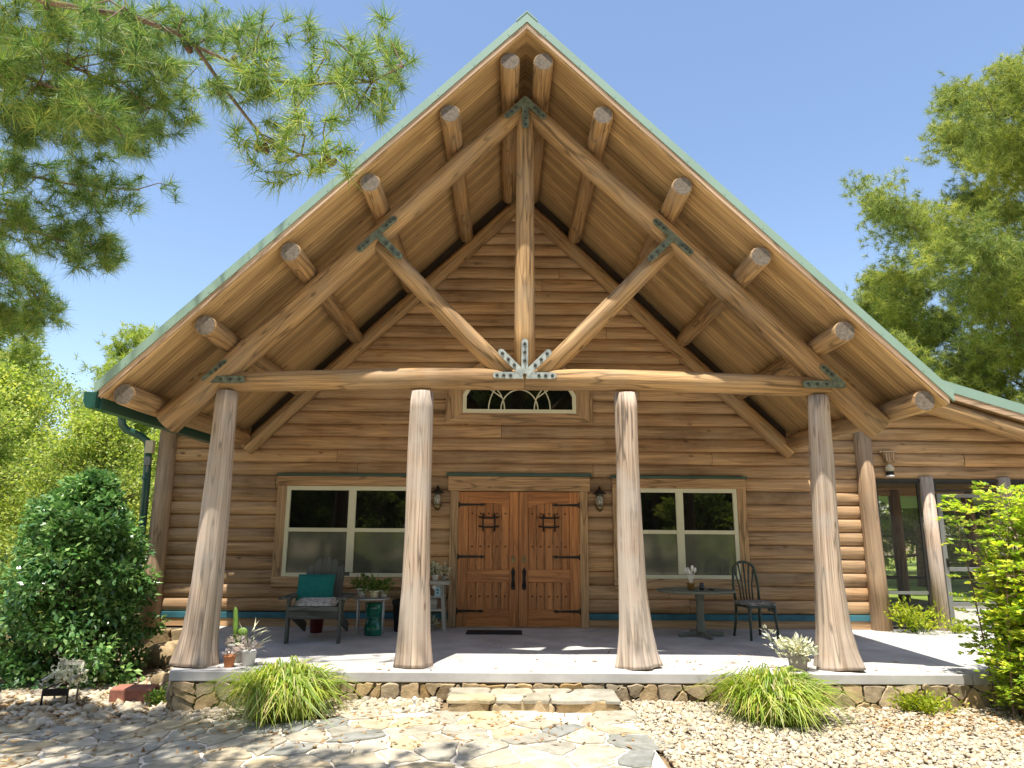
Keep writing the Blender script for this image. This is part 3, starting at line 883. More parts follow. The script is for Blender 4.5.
# soffit, fascia, roof metal
EX = 4.56
def slope_z(off, x): return off - abs(x)
RY0, RY1 = -3.86, -.02
for s in (-1, 1):
    mb = MB()
    mb.prism([(0, RY0, 7.365), (s * EX, RY0, 7.365 - EX), (s * EX, RY1, 7.365 - EX), (0, RY1, 7.365)], (0, 0, .05), lambda p: (p.y, abs(p.x) * 1.414))
    mb.build('soffit', W_SOFF, H)
    mb = MB()      # bare fascia board along the rake
    mb.prism([(0, -3.862, 7.385), (s * (EX + .01), -3.862, 7.385 - EX - .01), (s * (EX + .01), -3.862, 7.462 - EX - .01), (0, -3.862, 7.462)], (0, -.022, 0), lambda p: (p.z + abs(p.x), abs(p.x) * 1.414))
    mb.build('fascia', W_FASC, H)
    mb = MB()      # green rake trim
    mb.prism([(0, -3.86, 7.465), (s * (EX + .06), -3.86, 7.465 - EX - .06), (s * (EX + .06), -3.86, 7.59 - EX - .06), (0, -3.86, 7.59)], (0, -.036, 0))
    for k in range(11):
        x = s * (.22 + k * .41)
        mb.box((x, -3.897, 7.50 - abs(x)), (.012, .006, .012))
    mb.build('rake_trim', M_GREEN, H)
    mb = MB()      # standing seam metal roof over the porch gable
    mb.prism([(0, -3.855, 7.56), (s * (EX + .05), -3.855, 7.56 - EX - .05), (s * (EX + .05), -.4, 7.56 - EX - .05), (0, -.4, 7.56)], (0, 0, .03))
    for k in range(8):
        y = -3.7 + k * .45
        mb.bar((s * .05, y, 7.60 - .05), (s * (EX + .04), y, 7.60 - EX - .04), .02, .035)
    # main body behind: steep to the break, then the lower pitch
    wy = -.57 if s > 0 else -.86  # left overhang made deeper to throw shade on the left log wall
    xe = 6.05 if s < 0 else 11.4; off = 5.62 if s > 0 else 5.22; xb = (7.57 - off - .07) / .69
    mb.prism([(0, -.4, 7.57), (s * xb, -.4, 7.57 - xb), (s * xb, 9.4, 7.57 - xb), (0, 9.4, 7.57)], (0, 0, .03))
    zb = off + .07 - .31 * xb
    mb.prism([(s * (xb + .02), wy - .03, zb - .006), (s * xe, wy - .03, off + .07 - .31 * xe), (s * xe, 9.4, off + .07 - .31 * xe), (s * (xb + .02), 9.4, zb - .006)], (0, 0, .03))
    mb.build('roof_panel', M_GREEN, H)
    # low-pitch wing: soffit, rake fascia, trim and rake log
    mb = MB(); x0 = 4.2 if s > 0 else 4.4
    mb.prism([(s * x0, wy, off - .31 * x0 - .02), (s * xe, wy, off - .31 * xe - .02), (s * xe, .0, off - .31 * xe - .02), (s * x0, .0, off - .31 * x0 - .02)], (0, 0, .04), lambda p: (p.y, p.x))
    mb.build('wing_soffit', W_SOFF, H)
    mb = MB(); mb.prism([(s * x0, wy - .004, off - .31 * x0 - .03), (s * xe, wy - .004, off - .31 * xe - .03), (s * xe, wy - .004, off - .31 * xe + .07), (s * x0, wy - .004, off - .31 * x0 + .07)], (0, -.022, 0), lambda p: (p.z, p.x))
    mb.build('wing_fascia', W_FASC, H)
    mb = MB(); mb.prism([(s * x0, wy - .002, off - .31 * x0 + .073), (s * xe, wy - .002, off - .31 * xe + .073), (s * xe, wy - .002, off - .31 * xe + .23), (s * x0, wy - .002, off - .31 * x0 + .23)], (0, -.036, 0))
    mb.build('wing_rake_trim', M_GREEN, H)
    log_between('wing_rake_log', (s * x0, wy + .15, off - .31 * x0 - .17), (s * (xe - .12), wy + .15, off - .31 * (xe - .12) - .17), .135, .13, capr=.012)
mb = MB()
mb.prism([(-.13, -3.902, 7.462), (0, -3.902, 7.592), (.13, -3.902, 7.462), (.13, -3.902, 7.482), (0, -3.902, 7.612), (-.13, -3.902, 7.482)], (0, 13.2, 0))
mb.build('ridge_cap', M_GREEN, H)
# near-black strip behind the wall rafters: shade under the soffit put into colour
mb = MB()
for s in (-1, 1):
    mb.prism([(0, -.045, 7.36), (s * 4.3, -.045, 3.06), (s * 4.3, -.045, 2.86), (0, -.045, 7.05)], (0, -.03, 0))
mb.build('gable_shade_strip', W_DARK, H)

# gutter and downspout on the left
mb = MB()
gx, gzb = -4.575, 2.695
prof = [(0, 0), (-.10, .0), (-.135, .07), (-.135, .17), (-.125, .17), (-.125, .075), (-.095, .012), (-.01, .012), (-.01, .17), (0, .17)]
mb.prism([(gx + a, -3.91, gzb + b) for a, b in prof], (0, 3.3, 0))
mb.prism([(gx + a, -3.905, gzb + b) for a, b in prof[:4] + [prof[-1]]], (0, -.006, 0))
mb.box((gx + .014, -2.25, gzb + .075), (.022, 3.2, .16))
mb.build('gutter', M_GUTTER, H)
mb = MB()
mb.tube([(-6.2, -.42, 3.30), (-6.2, -.42, 3.12), (-6.19, -.40, 3.02), (-6.14, -.36, 2.95), (-5.96, -.27, 2.87), (-5.88, -.22, 2.80), (-5.85, -.2, 2.70), (-5.82, -.2, 2.2), (-5.78, -.2, .2)], .058, 12)
mb.tube([(-5.83, -.2, 2.24), (-5.83, -.2, 2.19)], .064, 12); mb.tube([(-5.79, -.2, 1.04), (-5.79, -.2, .99)], .064, 12)
mb.build('downspout', M_GUTTER, H)
mb = MB(); mb.prism([(-6.12 + a, -.64, 3.29 + b) for a, b in prof], (0, 9.0, 0)); mb.build('wing_gutter', M_GUTTER, H)
mb = MB(); mb.box((-5.80, -.245, 2.70), (.12, .09, .20)); ub = mb.build('utility_box', M_BEIGE, H, bevel=.01)
mb = MB(); mb.box((-5.81, -.24, 2.48), (.09, .07, .13)); mb.tube([(-5.81, -.24, 2.42), (-5.81, -.24, 2.30)], .022, 8); mb.build('junction_box', M_SIDEMET, ub, bevel=.006)

# ------------------------------------------------------------------ windows
def window(cx, hw, z0, z1, il):
    cas = MB(); y0 = -.066
    ct, cb, cs = .155, .15, .145
    cas.box((cx - hw - cs / 2, y0 - .02, (z0 + z1) / 2 + .0), (cs, .05, z1 - z0 + .0), grain=2)
    cas.box((cx + hw + cs / 2, y0 - .02, (z0 + z1) / 2 + .0), (cs, .05, z1 - z0 + .0), grain=2)
    cas.box((cx, y0 - .022, z1 + ct / 2), (2 * (hw + cs), .054, ct), grain=0)
    cas.box((cx, y0 - .022, z0 - cb / 2), (2 * (hw + cs), .054, cb), grain=0)
    w = cas.build('window', W_TRIM, H, bevel=.006)
    cap = MB(); cap.box((cx, y0 - .03, z1 + ct + .02), (2 * (hw + cs) + .05, .085, .038)); cap.build('drip_cap', M_CAP, w, bevel=.006)
    fr = MB(); f = .065; yf = y0 - .012; D = .05
    zm = (z0 + z1) / 2 + .015
    fr.box((cx - hw + f / 2, yf, (z0 + z1) / 2), (f, D, z1 - z0)); fr.box((cx + hw - f / 2, yf, (z0 + z1) / 2), (f, D, z1 - z0))
    fr.box((cx, yf, z1 - f / 2), (2 * hw - 2 * f, D - .002, f)); fr.box((cx, yf - .006, z0 + f * .45), (2 * hw - 2 * f, D + .01, f * .9))
    fr.box((cx, yf - .003, (z0 + z1) / 2), (.115, D + .004, z1 - z0 - 2 * f))
    for s in (-1, 1):
        a, b = (cx - hw + f, cx - .0575) if s < 0 else (cx + .0575, cx + hw - f)
        fr.box(((a + b) / 2, yf - .002, zm), (b - a, D - .006, .06))
    fr.build('sash_frame', M_CREAM, w, bevel=.005)
    for s in (-1, 1):
        a, b = (cx - hw + f, cx - .0575) if s < 0 else (cx + .0575, cx + hw - f)
        p = MB(); p.box(((a + b) / 2, yf + .012, (zm + z1 - f) / 2), (b - a + .01, .006, z1 - f - zm)); p.build('upper_pane', G_GLASS, w)
        p = MB(); p.box(((a + b) / 2, yf + .006, (zm + z0 + f) / 2), (b - a + .01, .006, zm - z0 - f)); p.build('screened_pane', G_SCREENED, w)
    return w
window(-2.618, 1.036, .738, 2.118, 0)
window(2.53, .912, .738, 2.118, 1)

# fan window above the door
def transom():
    y = -.066
    O = [(-1.19, 3.14), (1.19, 3.14), (1.19, 3.58), (.98, 3.90), (.52, 4.22), (-.52, 4.22), (-.98, 3.90), (-1.19, 3.58)]
    I = [(-.915, 3.305), (.915, 3.305), (.915, 3.60), (.76, 3.86), (.42, 4.06), (-.42, 4.06), (-.76, 3.86), (-.915, 3.60)]
    G = [(-.855, 3.365), (.855, 3.365), (.855, 3.58), (.71, 3.82), (.40, 4.0), (-.40, 4.0), (-.71, 3.82), (-.855, 3.58)]
    def ring(A, B, y0, d, mat, name, par, bevel=.004):
        mb = MB(); n = len(A)
        for i in range(n):
            j = (i + 1) % n
            mb.prism([(A[i][0], y0, A[i][1]), (A[j][0], y0, A[j][1]), (B[j][0], y0, B[j][1]), (B[i][0], y0, B[i][1])], (0, -d, 0),
                     (lambda p: (p.z, p.x)) if abs(A[i][0] - A[j][0]) > abs(A[i][1] - A[j][1]) else (lambda p: (p.x, p.z)))
        return mb.build(name, mat, par)
    w = ring(O, I, y, .045, W_TRIM, 'fan_window', H)
    ring(I, G, y, .05, M_CREAM, 'sash_frame', w)
    mb = MB(); mb.prism([(a, y - .012, b) for a, b in G], (0, -.006, 0)); mb.build('pane', G_GLASS, w)
    mb = MB()
    for r, cx in ((.50, 0.0), (.42, -.66), (.42, .66), (.30, 0.0)):
        pts = []
        for k in range(25):
            a = PI * k / 24
            x, z = cx + r * math.cos(a), 3.365 + r * math.sin(a) * 1.1
            if abs(x) < .85 and z < 3.98: pts.append((x, y - .024, z))
        if len(pts) > 3: mb.tube(pts, .011, 6)
    for a in (PI * .22, PI * .78): mb.tube([(.36 * math.cos(a), y - .024, 3.365 + .3 * math.sin(a)), (.80 * math.cos(a), y - .024, 3.365 + .68 * math.sin(a))], .011, 6)
    mb.build('grille', M_CREAM, w)
transom()

# ------------------------------------------------------------------ entrance doors
dc = MB()
y = -.07
dc.box((-1.015, y, 1.03), (.13, .07, 2.06), grain=2); dc.box((1.015, y, 1.03), (.13, .07, 2.06), grain=2)
dc.box((0, y - .003, 2.175), (2.24, .076, .23), grain=0); dc.box((0, y + .015, .011), (1.9, .07, .02))
cas = dc.build('door_casing', W_TRIM, H, bevel=.006)
mb = MB(); mb.box((0, y - .012, 2.315), (2.30, .11, .045)); mb.build('drip_cap', M_CAP, cas, bevel=.006)
PLK = MB()
def door(s):
    y0 = -.060                      # back plane of the leaf's planks
    x0, x1 = (-.948, -.003) if s < 0 else (.003, .948)
    mb = MB(); T = .03; yc = y0 - .012
    sl = .155
    pa, pb = x0 + sl, x1 - sl
    if s < 0: pb = x1 - .145
    else: pa = x0 + .145
    mb.box((x0 + sl / 2 if s < 0 else x0 + .0725, yc - .004, 1.035), (sl if s < 0 else .145, T, 2.026), grain=2)
    mb.box((x1 - .0725 if s < 0 else x1 - sl / 2, yc - .004, 1.035), (.145 if s < 0 else sl, T, 2.026), grain=2)
    mb.box(((pa + pb) / 2, yc - .003, .145), (pb - pa, T, .245), grain=0)
    mb.box(((pa + pb) / 2, yc - .003, .765), (pb - pa, T, .19), grain=0)
    # top rail with an arched lower edge
    n = 14; poly = [(pa, yc + .012, 2.048), (pb, yc + .012, 2.048)]
    for k in range(n + 1):
        t = k / n; x = pb + (pa - pb) * t
        poly.append((x, yc + .012, 1.80 + .075 * math.sin(PI * t)))
    mb.prism(poly[::-1], (0, -T, 0), lambda p: (p.z, p.x))
    # planks, grooved
    for k in range(5):
        a = pa + (pb - pa) * k / 5; b = pa + (pb - pa) * (k + 1) / 5
        mb.box(((a + b) / 2, y0, 1.02), (b - a - .010, .022, 1.96), grain=2)
    d = mb.build('door', W_DOOR, H, bevel=.004)
    hinge_x = x0 if s < 0 else x1
    inn = 1 if s < 0 else -1
    for z in (1.845, 1.05, .245):
        h = MB(); yy = yc - .021
        poly = [(hinge_x + inn * .005, yy, z - .022), (hinge_x + inn * .33, yy, z - .012), (hinge_x + inn * .37, yy, z - .024), (hinge_x + inn * .43, yy, z), (hinge_x + inn * .37, yy, z + .024), (hinge_x + inn * .33, yy, z + .012), (hinge_x + inn * .005, yy, z + .022)]
        if inn < 0: poly = poly[::-1]
        h.prism(poly, (0, -.008, 0)); h.tube([(hinge_x + inn * .004, yy - .006, z - .045), (hinge_x + inn * .004, yy - .006, z + .045)], .011, 8)
        h.build('strap_hinge', M_IRON, d)
    # speakeasy grille with a small door behind
    gx_ = (pa + pb) / 2
    sp = MB(); sp.box((gx_, y0 - .016, 1.57), (.20, .016, .17)); spo = sp.build('peep_door', W_DOOR, d, bevel=.004)
    g = MB()
    for dx in (-.09, 0.0, .09)[::2]: g.tube([(gx_ + dx, y0 - .03, 1.44), (gx_ + dx, y0 - .055, 1.50), (gx_ + dx, y0 - .055, 1.64), (gx_ + dx, y0 - .03, 1.71)], .011, 8)
    for dz in (1.50, 1.64): g.tube([(gx_ - .16, y0 - .042, dz + .015), (gx_ - .08, y0 - .058, dz), (gx_ + .08, y0 - .058, dz), (gx_ + .16, y0 - .042, dz + .015)], .012, 8)
    g.build('peep_grille', M_IRON, d)
    # studs
    b = MB(); b.sphere((0, 0, 0), .014, 8, 5, (1, .6, 1)); so = b.build('stud', M_IRON, d); first = True
    for z in (1.71, 1.205, .46):
        for k in range(5):
            x = pa + (pb - pa) * (k + .5) / 5
            p = (x, y0 - .012, z)
            if first: so.location = p; first = False
            else: dup_part(so, d, p)
    # lock and pull
    lx = -.085 if s < 0 else .085
    h = MB()
    yy = yc - .02
    h.box((lx, yy, 1.01), (.06, .012, .10)); h.tube([(lx, yy - .004, 1.01), (lx, yy - .025, 1.01)], .022, 10)
    h.build('deadbolt', M_BRASS, d, bevel=.004)
    h = MB()
    h.prism([(lx - .030, yy + .005, .56), (lx + .030, yy + .005, .56), (lx + .036, yy + .005, .62), (lx + .022, yy + .005, .72), (lx + .032, yy + .005, .84), (lx, yy + .005, .90), (lx - .032, yy + .005, .84), (lx - .022, yy + .005, .72), (lx - .036, yy + .005, .62)], (0, -.010, 0))
    h.tube([(lx, yy, .60), (lx, yy - .045, .63), (lx, yy - .052, .71), (lx, yy - .045, .79), (lx, yy, .82)], [.012, .014, .016, .014, .012], 8)
    h.tube([(lx, yy, .845), (lx, yy - .04, .85)], .012, 8)
    h.build('pull_handle', M_IRON, d)
door(-1); door(1)
mb = MB(); mb.box((0, -.05, 1.03), (.03, .02, 2.02)); mb.build('door_gap_seal', W_DARK, H)

mb = MB(); mb.box((0, 0, .007), (.80, .36, .014))
for k in range(14): mb.box((-.37 + k * .057, 0, .0155), (.030, .33, .006))
tag(mb.build('door_mat', M_BLACK, org=(0, 0, 0)), 'black ribbed rubber mat in front of the left door leaf', 'mat').location = (-.36, -.62, .001)

# wall lanterns
def lantern(x, label):
    t = thing('wall_lantern', label, 'lantern', (x, -.05, 1.93), 0, 'lanterns flanking the front door')
    b = MB(); b.lathe([(.05, 0), (.05, .012), (.03, .02)], (0, 0, 0), 14)
    bb = MB(); bb.box((0, -.006, .02), (.09, .02, .26)); bb.build('backplate', M_IRON, t, bevel=.006)
    b = MB(); b.tube([(0, -.01, .10), (0, -.06, .19), (0, -.12, .20), (0, -.125, .155)], .011, 8); b.build('arm', M_IRON, t)
    b = MB(); b.lathe([(.004, .20), (.020, .19), (.028, .15), (.10, .105), (.11, .095), (.102, .088), (.055, .088)], (0, -.125, 0), 18); b.build('cap', M_IRON, t)
    b = MB(); b.lathe([(.045, .085), (.058, .04), (.062, -.03), (.050, -.09), (.048, -.09)], (0, -.125, 0), 16); b.build('glass', G_LAMP, t)
    b = MB(); b.lathe([(.055, -.085), (.066, -.10), (.062, -.13), (.04, -.165), (.012, -.185)], (0, -.125, 0), 16)
    for k in range(4):
        a = PI / 4 + k * PI / 2; b.tube([(.066 * math.cos(a), -.125 + .066 * math.sin(a), .09), (.070 * math.cos(a), -.125 + .070 * math.sin(a), -.10)], .005, 6)
    b.build('cage', M_BRASS, t)
    b = MB(); b.lathe([(.012, -.085), (.014, -.02), (.01, .0)], (0, -.125, 0), 10); b.build('bulb', M_WHITEP, t)
lantern(-1.274, 'dark metal lantern on the log wall left of the double door')
lantern(1.26, 'dark metal lantern on the log wall right of the double door')

# carved lantern-like ornament above the screens
t = thing('wall_ornament', 'carved tan wooden bell ornament hung on the logs above the screened porch', 'ornament', (5.90, -.10, 2.72))
b = MB(); b.box((0, -.02, .0), (.22, .12, .022)); b.box((-.13, -.04, .002), (.04, .05, .03)); b.box((.13, -.04, .002), (.04, .05, .03)); b.build('top_board', W_FASC, t, bevel=.004)
b = MB(); b.prism([(-.085, -.07, -.013), (.085, -.07, -.013), (.075, -.07, -.17), (-.055, -.07, -.17)], (0, .10, 0)); b.build('body', W_LOG, t, bevel=.005)
b = MB()
for k in range(4): b.box((-.055 + k * .037, -.074, -.085), (.012, .012, .12))
b.build('slats', W_FASC, t)
b = MB(); b.lathe([(.018, -.17), (.02, -.20), (.055, -.225), (.07, -.27), (.05, -.30), (.062, -.31)], (0, -.025, 0), 14); b.build('bell', M_BEIGE, t)
b = MB(); b.lathe([(.055, -.31), (.058, -.365), (.05, -.37)], (0, -.025, 0), 12); b.build('dark_band', M_IRON, t)
b = MB(); b.lathe([(.062, -.371), (.066, -.395), (.05, -.40)], (0, -.025, 0), 12); b.build('foot', M_WHITEP, t)

# ------------------------------------------------------------------ screened porch at the right
for x, y_, r in ((6.50, -.06, .105), (7.74, -.06, .10), (9.3, -.06, .10), (11.1, -.06, .11)):
    mb = MB(); mb.tube([(x, y_, -.0), (x, y_, .9), (x, y_, 2.33)], [r * 1.05, r, r * .95], 16, jit=.04); mb.build('screen_post', W_POST, H)
for x, y_ in ((7.0, 4.6), (8.52, 4.6), (10.15, 4.6), (11.1, 4.6), (11.1, 2.3)):
    mb = MB(); mb.tube([(x, y_, 0), (x, y_, 2.4)], .12, 12, jit=.03); mb.build('back_post', W_LOG, H)
mb = MB(); mb.box((8.4, 2.4, -.06), (5.7, 4.75, .10)); mb.build('room_floor', M_ROOMFL, H)
mb = MB(); mb.box((8.4, 2.45, 2.47), (5.9, 4.9, .05)); mb.box((8.4, 4.6, 2.36), (5.6, .12, .18)); mb.box((11.1, 2.4, 2.36), (.12, 4.4, .18)); mb.build('room_ceiling', W_SOFF, H)
mb = MB(); mb.box((8.4, 4.6, .50), (5.5, .06, .07)); mb.box((11.1, 2.4, .5), (.06, 4.4, .07)); mb.build('back_rail', M_DARKFR, H)
mb = MB(); mb.box((8.4, -.02, 2.275), (5.5, .10, .035)); mb.build('header_strip', M_DARKFR, H)
def screen(x0, x1, z0, z1, rails, mat, name='screen_panel', f=.035, y=-.02):
    fr = MB()
    fr.box((x0 + f / 2, y, (z0 + z1) / 2), (f, .035, z1 - z0)); fr.box((x1 - f / 2, y, (z0 + z1) / 2), (f, .035, z1 - z0))
    fr.box(((x0 + x1) / 2, y, z1 - f / 2), (x1 - x0 - 2 * f, .033, f)); fr.box(((x0 + x1) / 2, y, z0 + f / 2), (x1 - x0 - 2 * f, .033, f))
    p = fr.build(name, mat, H)
    if rails:
        r_ = MB()
        for z in rails: r_.box(((x0 + x1) / 2, y - .002, z), (x1 - x0 - 2 * f, .034, .045))
        r_.build('mid_rail', M_SIDEMET, p)
    m = MB(); m.box(((x0 + x1) / 2, y + .008, (z0 + z1) / 2), (x1 - x0 - 2 * f + .01, .003, z1 - z0 - 2 * f + .01)); m.build('mesh', G_MESH, p)
    return p
screen(5.685, 6.39, .01, 2.255, [.545], M_DARKFR)
screen(6.63, 7.63, 2.10, 2.255, [], M_DARKFR)
screen(7.84, 9.2, .01, 2.255, [.545], M_DARKFR)
screen(9.4, 11.0, .01, 2.255, [.545], M_DARKFR)
# screen door
fr = MB(); y = -.05
x0, x1 = 6.635, 7.625
fr.box((x0 + .035, y, 1.04), (.07, .04, 2.06)); fr.box((x1 - .035, y, 1.04), (.07, .04, 2.06))
for z, h in ((2.04, .06), (.905, .06), (.385, .05), (.04, .06)): fr.box(((x0 + x1) / 2, y, z), (x1 - x0 - .14, .038, h))
sd = fr.build('screen_door', M_SIDEMET, H, bevel=.004)
m = MB(); m.box(((x0 + x1) / 2, y + .01, 1.22), (x1 - x0 - .13, .003, 1.62)); m.build('mesh', G_MESH, sd)
m = MB(); m.box(((x0 + x1) / 2, y + .005, .215), (x1 - x0 - .13, .02, .30)); m.build('kick_panel', M_KICK, sd)
m = MB(); m.box((x0 + .05, y - .025, 1.0), (.035, .02, .13)); m.tube([(x0 + .05, y - .03, 1.0), (x0 + .05, y - .07, 1.0), (x0 + .12, y - .07, 1.0)], .010, 8); m.build('latch', M_IRON, sd)

# ------------------------------------------------------------------ leaf helpers
def norm(a): return a / np.maximum(1e-9, np.linalg.norm(a, axis=-1, keepdims=True))

def leaves(C, D, L, W, rng, fold=.0):
    """diamond leaves: centres/bases C, directions D, length L, width W -> V, F (quads)"""
    n = len(C)
    up = rng.normal(0, .55, (n, 3)) + [0, 0, 1]
    S = norm(np.cross(D, up)); N = np.cross(S, D)
    L = np.broadcast_to(np.asarray(L), (n,))[:, None]; W = np.broadcast_to(np.asarray(W), (n,))[:, None]
    V = np.stack([C, C + D * L * .45 + S * W / 2 + N * L * fold, C + D * L, C + D * L * .45 - S * W / 2 + N * L * fold], 1).reshape(-1, 3)
    return V, np.arange(n * 4).reshape(-1, 4)

def tufts(C, D, n, L, w, rng, spread=.9, back=.35, droop=.06):
    """needle tufts: twig tips C with directions D; n needles each -> V, F (triangles)"""
    m = len(C)
    C2 = np.repeat(C, n, 0); D2 = np.repeat(D, n, 0)
    t = rng.random((m * n, 1))
    base = C2 - D2 * t * L * back * 2.2
    d = norm(D2 * (.75 - .25 * t) + norm(rng.normal(0, 1, (m * n, 3))) * spread)
    LL = L * rng.uniform(.7, 1.1, (m * n, 1))
    tip = base + d * LL; tip[:, 2] -= droop * LL[:, 0]
    s = norm(np.cross(d, rng.normal(0, 1, (m * n, 3)))) * w / 2
    V = np.stack([base + s, base - s, tip], 1).reshape(-1, 3)
    return V, np.arange(m * n * 3).reshape(-1, 3)

def join(blocks):
    Vs, Fs, o = [], [], 0
    for V, F in blocks:
        Vs.append(V); Fs.append(F + o); o += len(V)
    return np.concatenate(Vs), Fs

# ------------------------------------------------------------------ trees
def pine(name, label, loc, Ht, seed, crown0=.25, reach=.30, ntuft=1700, nn=16, L=.34, w=.030, mat=None, group=None, trunk_r=None, rz=0.0, spread=.95, toppow=.75, puff=.26):
    rng = np.random.default_rng(seed)
    t = thing(name, label, 'tree', loc, rz, group)
    mb = MB(); r0 = trunk_r or Ht * .016
    pts = [(math.sin(i * 1.7 + seed) * .05 * i, math.cos(i * 1.3 + seed) * .05 * i, Ht * i / 7) for i in range(8)]
    mb.tube(pts, [r0 * (1.25 if i == 0 else 1) * (1 - .92 * i / 7) for i in range(8)], 12, jit=.05)
    C, D = [], []
    nl = int(14 + Ht * 2.6)
    per = max(6, int(ntuft / nl))
    for k in range(nl):
        f = (k + rng.random()) / nl
        h = Ht * (crown0 + (1 - crown0) * f ** .92)
        a = k * 2.4 + rng.uniform(-.6, .6)
        prof = (1 - f) ** toppow * (.55 + .45 * min(1, f * 4)) + .06
        Lb = Ht * reach * prof * rng.uniform(.65, 1.2)
        up = .10 + .55 * f
        base = Vector(pts[min(7, int(h / Ht * 7))]); base = Vector((base.x, base.y, h))
        d = Vector((math.cos(a), math.sin(a), up))
        pp = []
        for q in range(5):
            s = q / 4
            pp.append(base + Vector((d.x * Lb * s, d.y * Lb * s, Lb * (up * s + .10 * s * s - .12 * math.sin(PI * s)))))
        rb = max(.012, r0 * .33 * (1 - f * .6))
        mb.tube(pp, [rb * (1 - .85 * i / 4) for i in range(5)], 6, caps=False)
        P = np.array([tuple(p) for p in pp])
        m = max(4, int(per * (.4 + 1.2 * prof) * rng.uniform(.7, 1.3)))
        s = rng.random(m) ** .7 * .8 + .22
        idx = np.minimum(3, (s * 4).astype(int)); fr = np.clip(s * 4 - idx, 0, 1)[:, None]
        on = P[idx] * (1 - fr) + P[np.minimum(4, idx + 1)] * fr
        side = np.array([-math.sin(a), math.cos(a), 0]); fwd = np.array([math.cos(a), math.sin(a), .15])
        lat = rng.normal(0, .21, (m, 1)) * Lb * (1.15 - s[:, None] * .6)
        c = on + side * lat + fwd * np.abs(lat) * .45 + np.stack([np.zeros(m), np.zeros(m), rng.normal(.05, .06, m) * Lb], 1)
        dd = norm(fwd * .6 + side * np.sign(lat) * .5 + rng.normal(0, .35, (m, 3)) + [0, 0, .35])
        C.append(c); D.append(dd)
    C = np.concatenate(C); D = np.concatenate(D)
    if puff:
        k = rng.permutation(len(C))[:len(C) // 7]
        C = np.repeat(C[k], 7, 0) + rng.normal(0, puff, (len(k) * 7, 3)) * [1, 1, .7]; D = norm(np.repeat(D[k], 7, 0) + rng.normal(0, .5, (len(k) * 7, 3)))
    mb.build('trunk', W_BARK, t)
    V, F = tufts(C, D, nn, L, w, rng, spread)
    np_build('crown', V, F, mat or L_PINEFAR, t)
    return t

def leafy(name, label, loc, Ht, R, seed, mat, nclump=60, per=90, size=.16, group=None, z0=.12, trunk_r=.1, cl=.20, cat='tree'):
    rng = np.random.default_rng(seed)
    t = thing(name, label, cat, loc, 0, group)
    mb = MB(); pts = [(0, 0, -.1), (.05, 0, Ht * .3), (-.05, .08, Ht * .6), (0, 0, Ht * .9)]
    mb.tube(pts, [trunk_r, trunk_r * .8, trunk_r * .5, trunk_r * .15], 9)
    CC, RR = [], []
    for k in range(nclump):
        f = rng.random() ** .9
        h = Ht * (z0 + (.97 - z0) * f)
        prof = math.sin(PI * min(1, max(.08, (f * .86 + .12)))) ** .7
        rr = R * prof * math.sqrt(rng.random()) * rng.uniform(.8, 1.08)
        a = rng.uniform(0, 2 * PI)
        c = np.array([rr * math.cos(a), rr * math.sin(a), h]); CC.append(c); RR.append(Ht * cl * .5 * rng.uniform(.5, 1.1))
        if k % 2 == 0: mb.tube([(0, 0, h * .7), tuple(c * [.5, .5, .92]), tuple(c)], [trunk_r * .35, trunk_r * .2, .008], 5, caps=False)
    mb.build('trunk', W_BARK, t)
    CC = np.array(CC); RR = np.array(RR)
    c = np.repeat(CC, per, 0); r = np.repeat(RR, per)[:, None]
    u = norm(rng.normal(0, 1, (len(c), 3))); pos = c + u * r * rng.random((len(c), 1)) ** .5 * [1.15, 1.15, .75]
    d = norm(u * .6 + rng.normal(0, .6, u.shape) + [0, 0, .1])
    V, F = leaves(pos, d, size * rng.uniform(.6, 1.2, len(c)), size * .55, rng, .06)
    np_build('crown', V, F, mat, t)
    return t

GP = 'pine trees around the house'
def z_at(x, y): return float(gz(x, y)) - .05
# big pine on the right behind the screened porch
pine('pine_tree', 'tall bright green pine rising behind the screened porch roof at right', (18.5, 10.6, z_at(18.5, 10.6)), 17.2, 4, crown0=.06, reach=.44, ntuft=22000, nn=40, L=.27, w=.014, trunk_r=.30, toppow=.60)
pine('pine_tree', 'second pine just right of the tall pine beyond the screened porch', (25.0, 15.0, z_at(25, 15)), 18.0, 9, crown0=.12, reach=.36, ntuft=3600, nn=18, L=.45, w=.042, trunk_r=.3, toppow=.6)
pine('pine_tree', 'shorter dense pine filling in at the left foot of the tall right pine', (15.6, 16.0, z_at(15, 16)), 12.0, 14, crown0=.06, reach=.37, ntuft=9500, nn=34, L=.28, w=.015, trunk_r=.2, toppow=.6)
def bgtree(kind, label, loc, Ht, R, seed, nc=80, per=80, size=.2, mat=None):
    return leafy(kind, label, loc, Ht, R, seed, mat or L_YELLOW, nc, per, size)
# beyond the screened porch and lawn
lawn_trees = [('oak_tree', 'leafy tree beyond the lawn, seen through the first porch screen', (13.5, 26, 0), 9, 3.6), ('oak_tree', 'leafy tree beyond the lawn, seen through the screen door', (17.5, 24, 0), 10, 3.8),
              ('oak_tree', 'leafy tree far right beyond the lawn behind the nandina', (22.5, 23, 0), 9, 4.0), ('oak_tree', 'leafy tree beyond the lawn straight behind the corner log post', (9.5, 30, 0), 10, 4.0),
              ('oak_tree', 'leafy tree at the far end of the lawn behind the big pine', (27, 32, 0), 12, 5.0)]
for i, (nm, lb, lc, h_, r_) in enumerate(lawn_trees):
    leafy(nm, lb, (lc[0], lc[1], z_at(lc[0], lc[1])), h_, r_, 60 + i, L_PINEFAR, 90, 70, .26, z0=.05, trunk_r=.16)
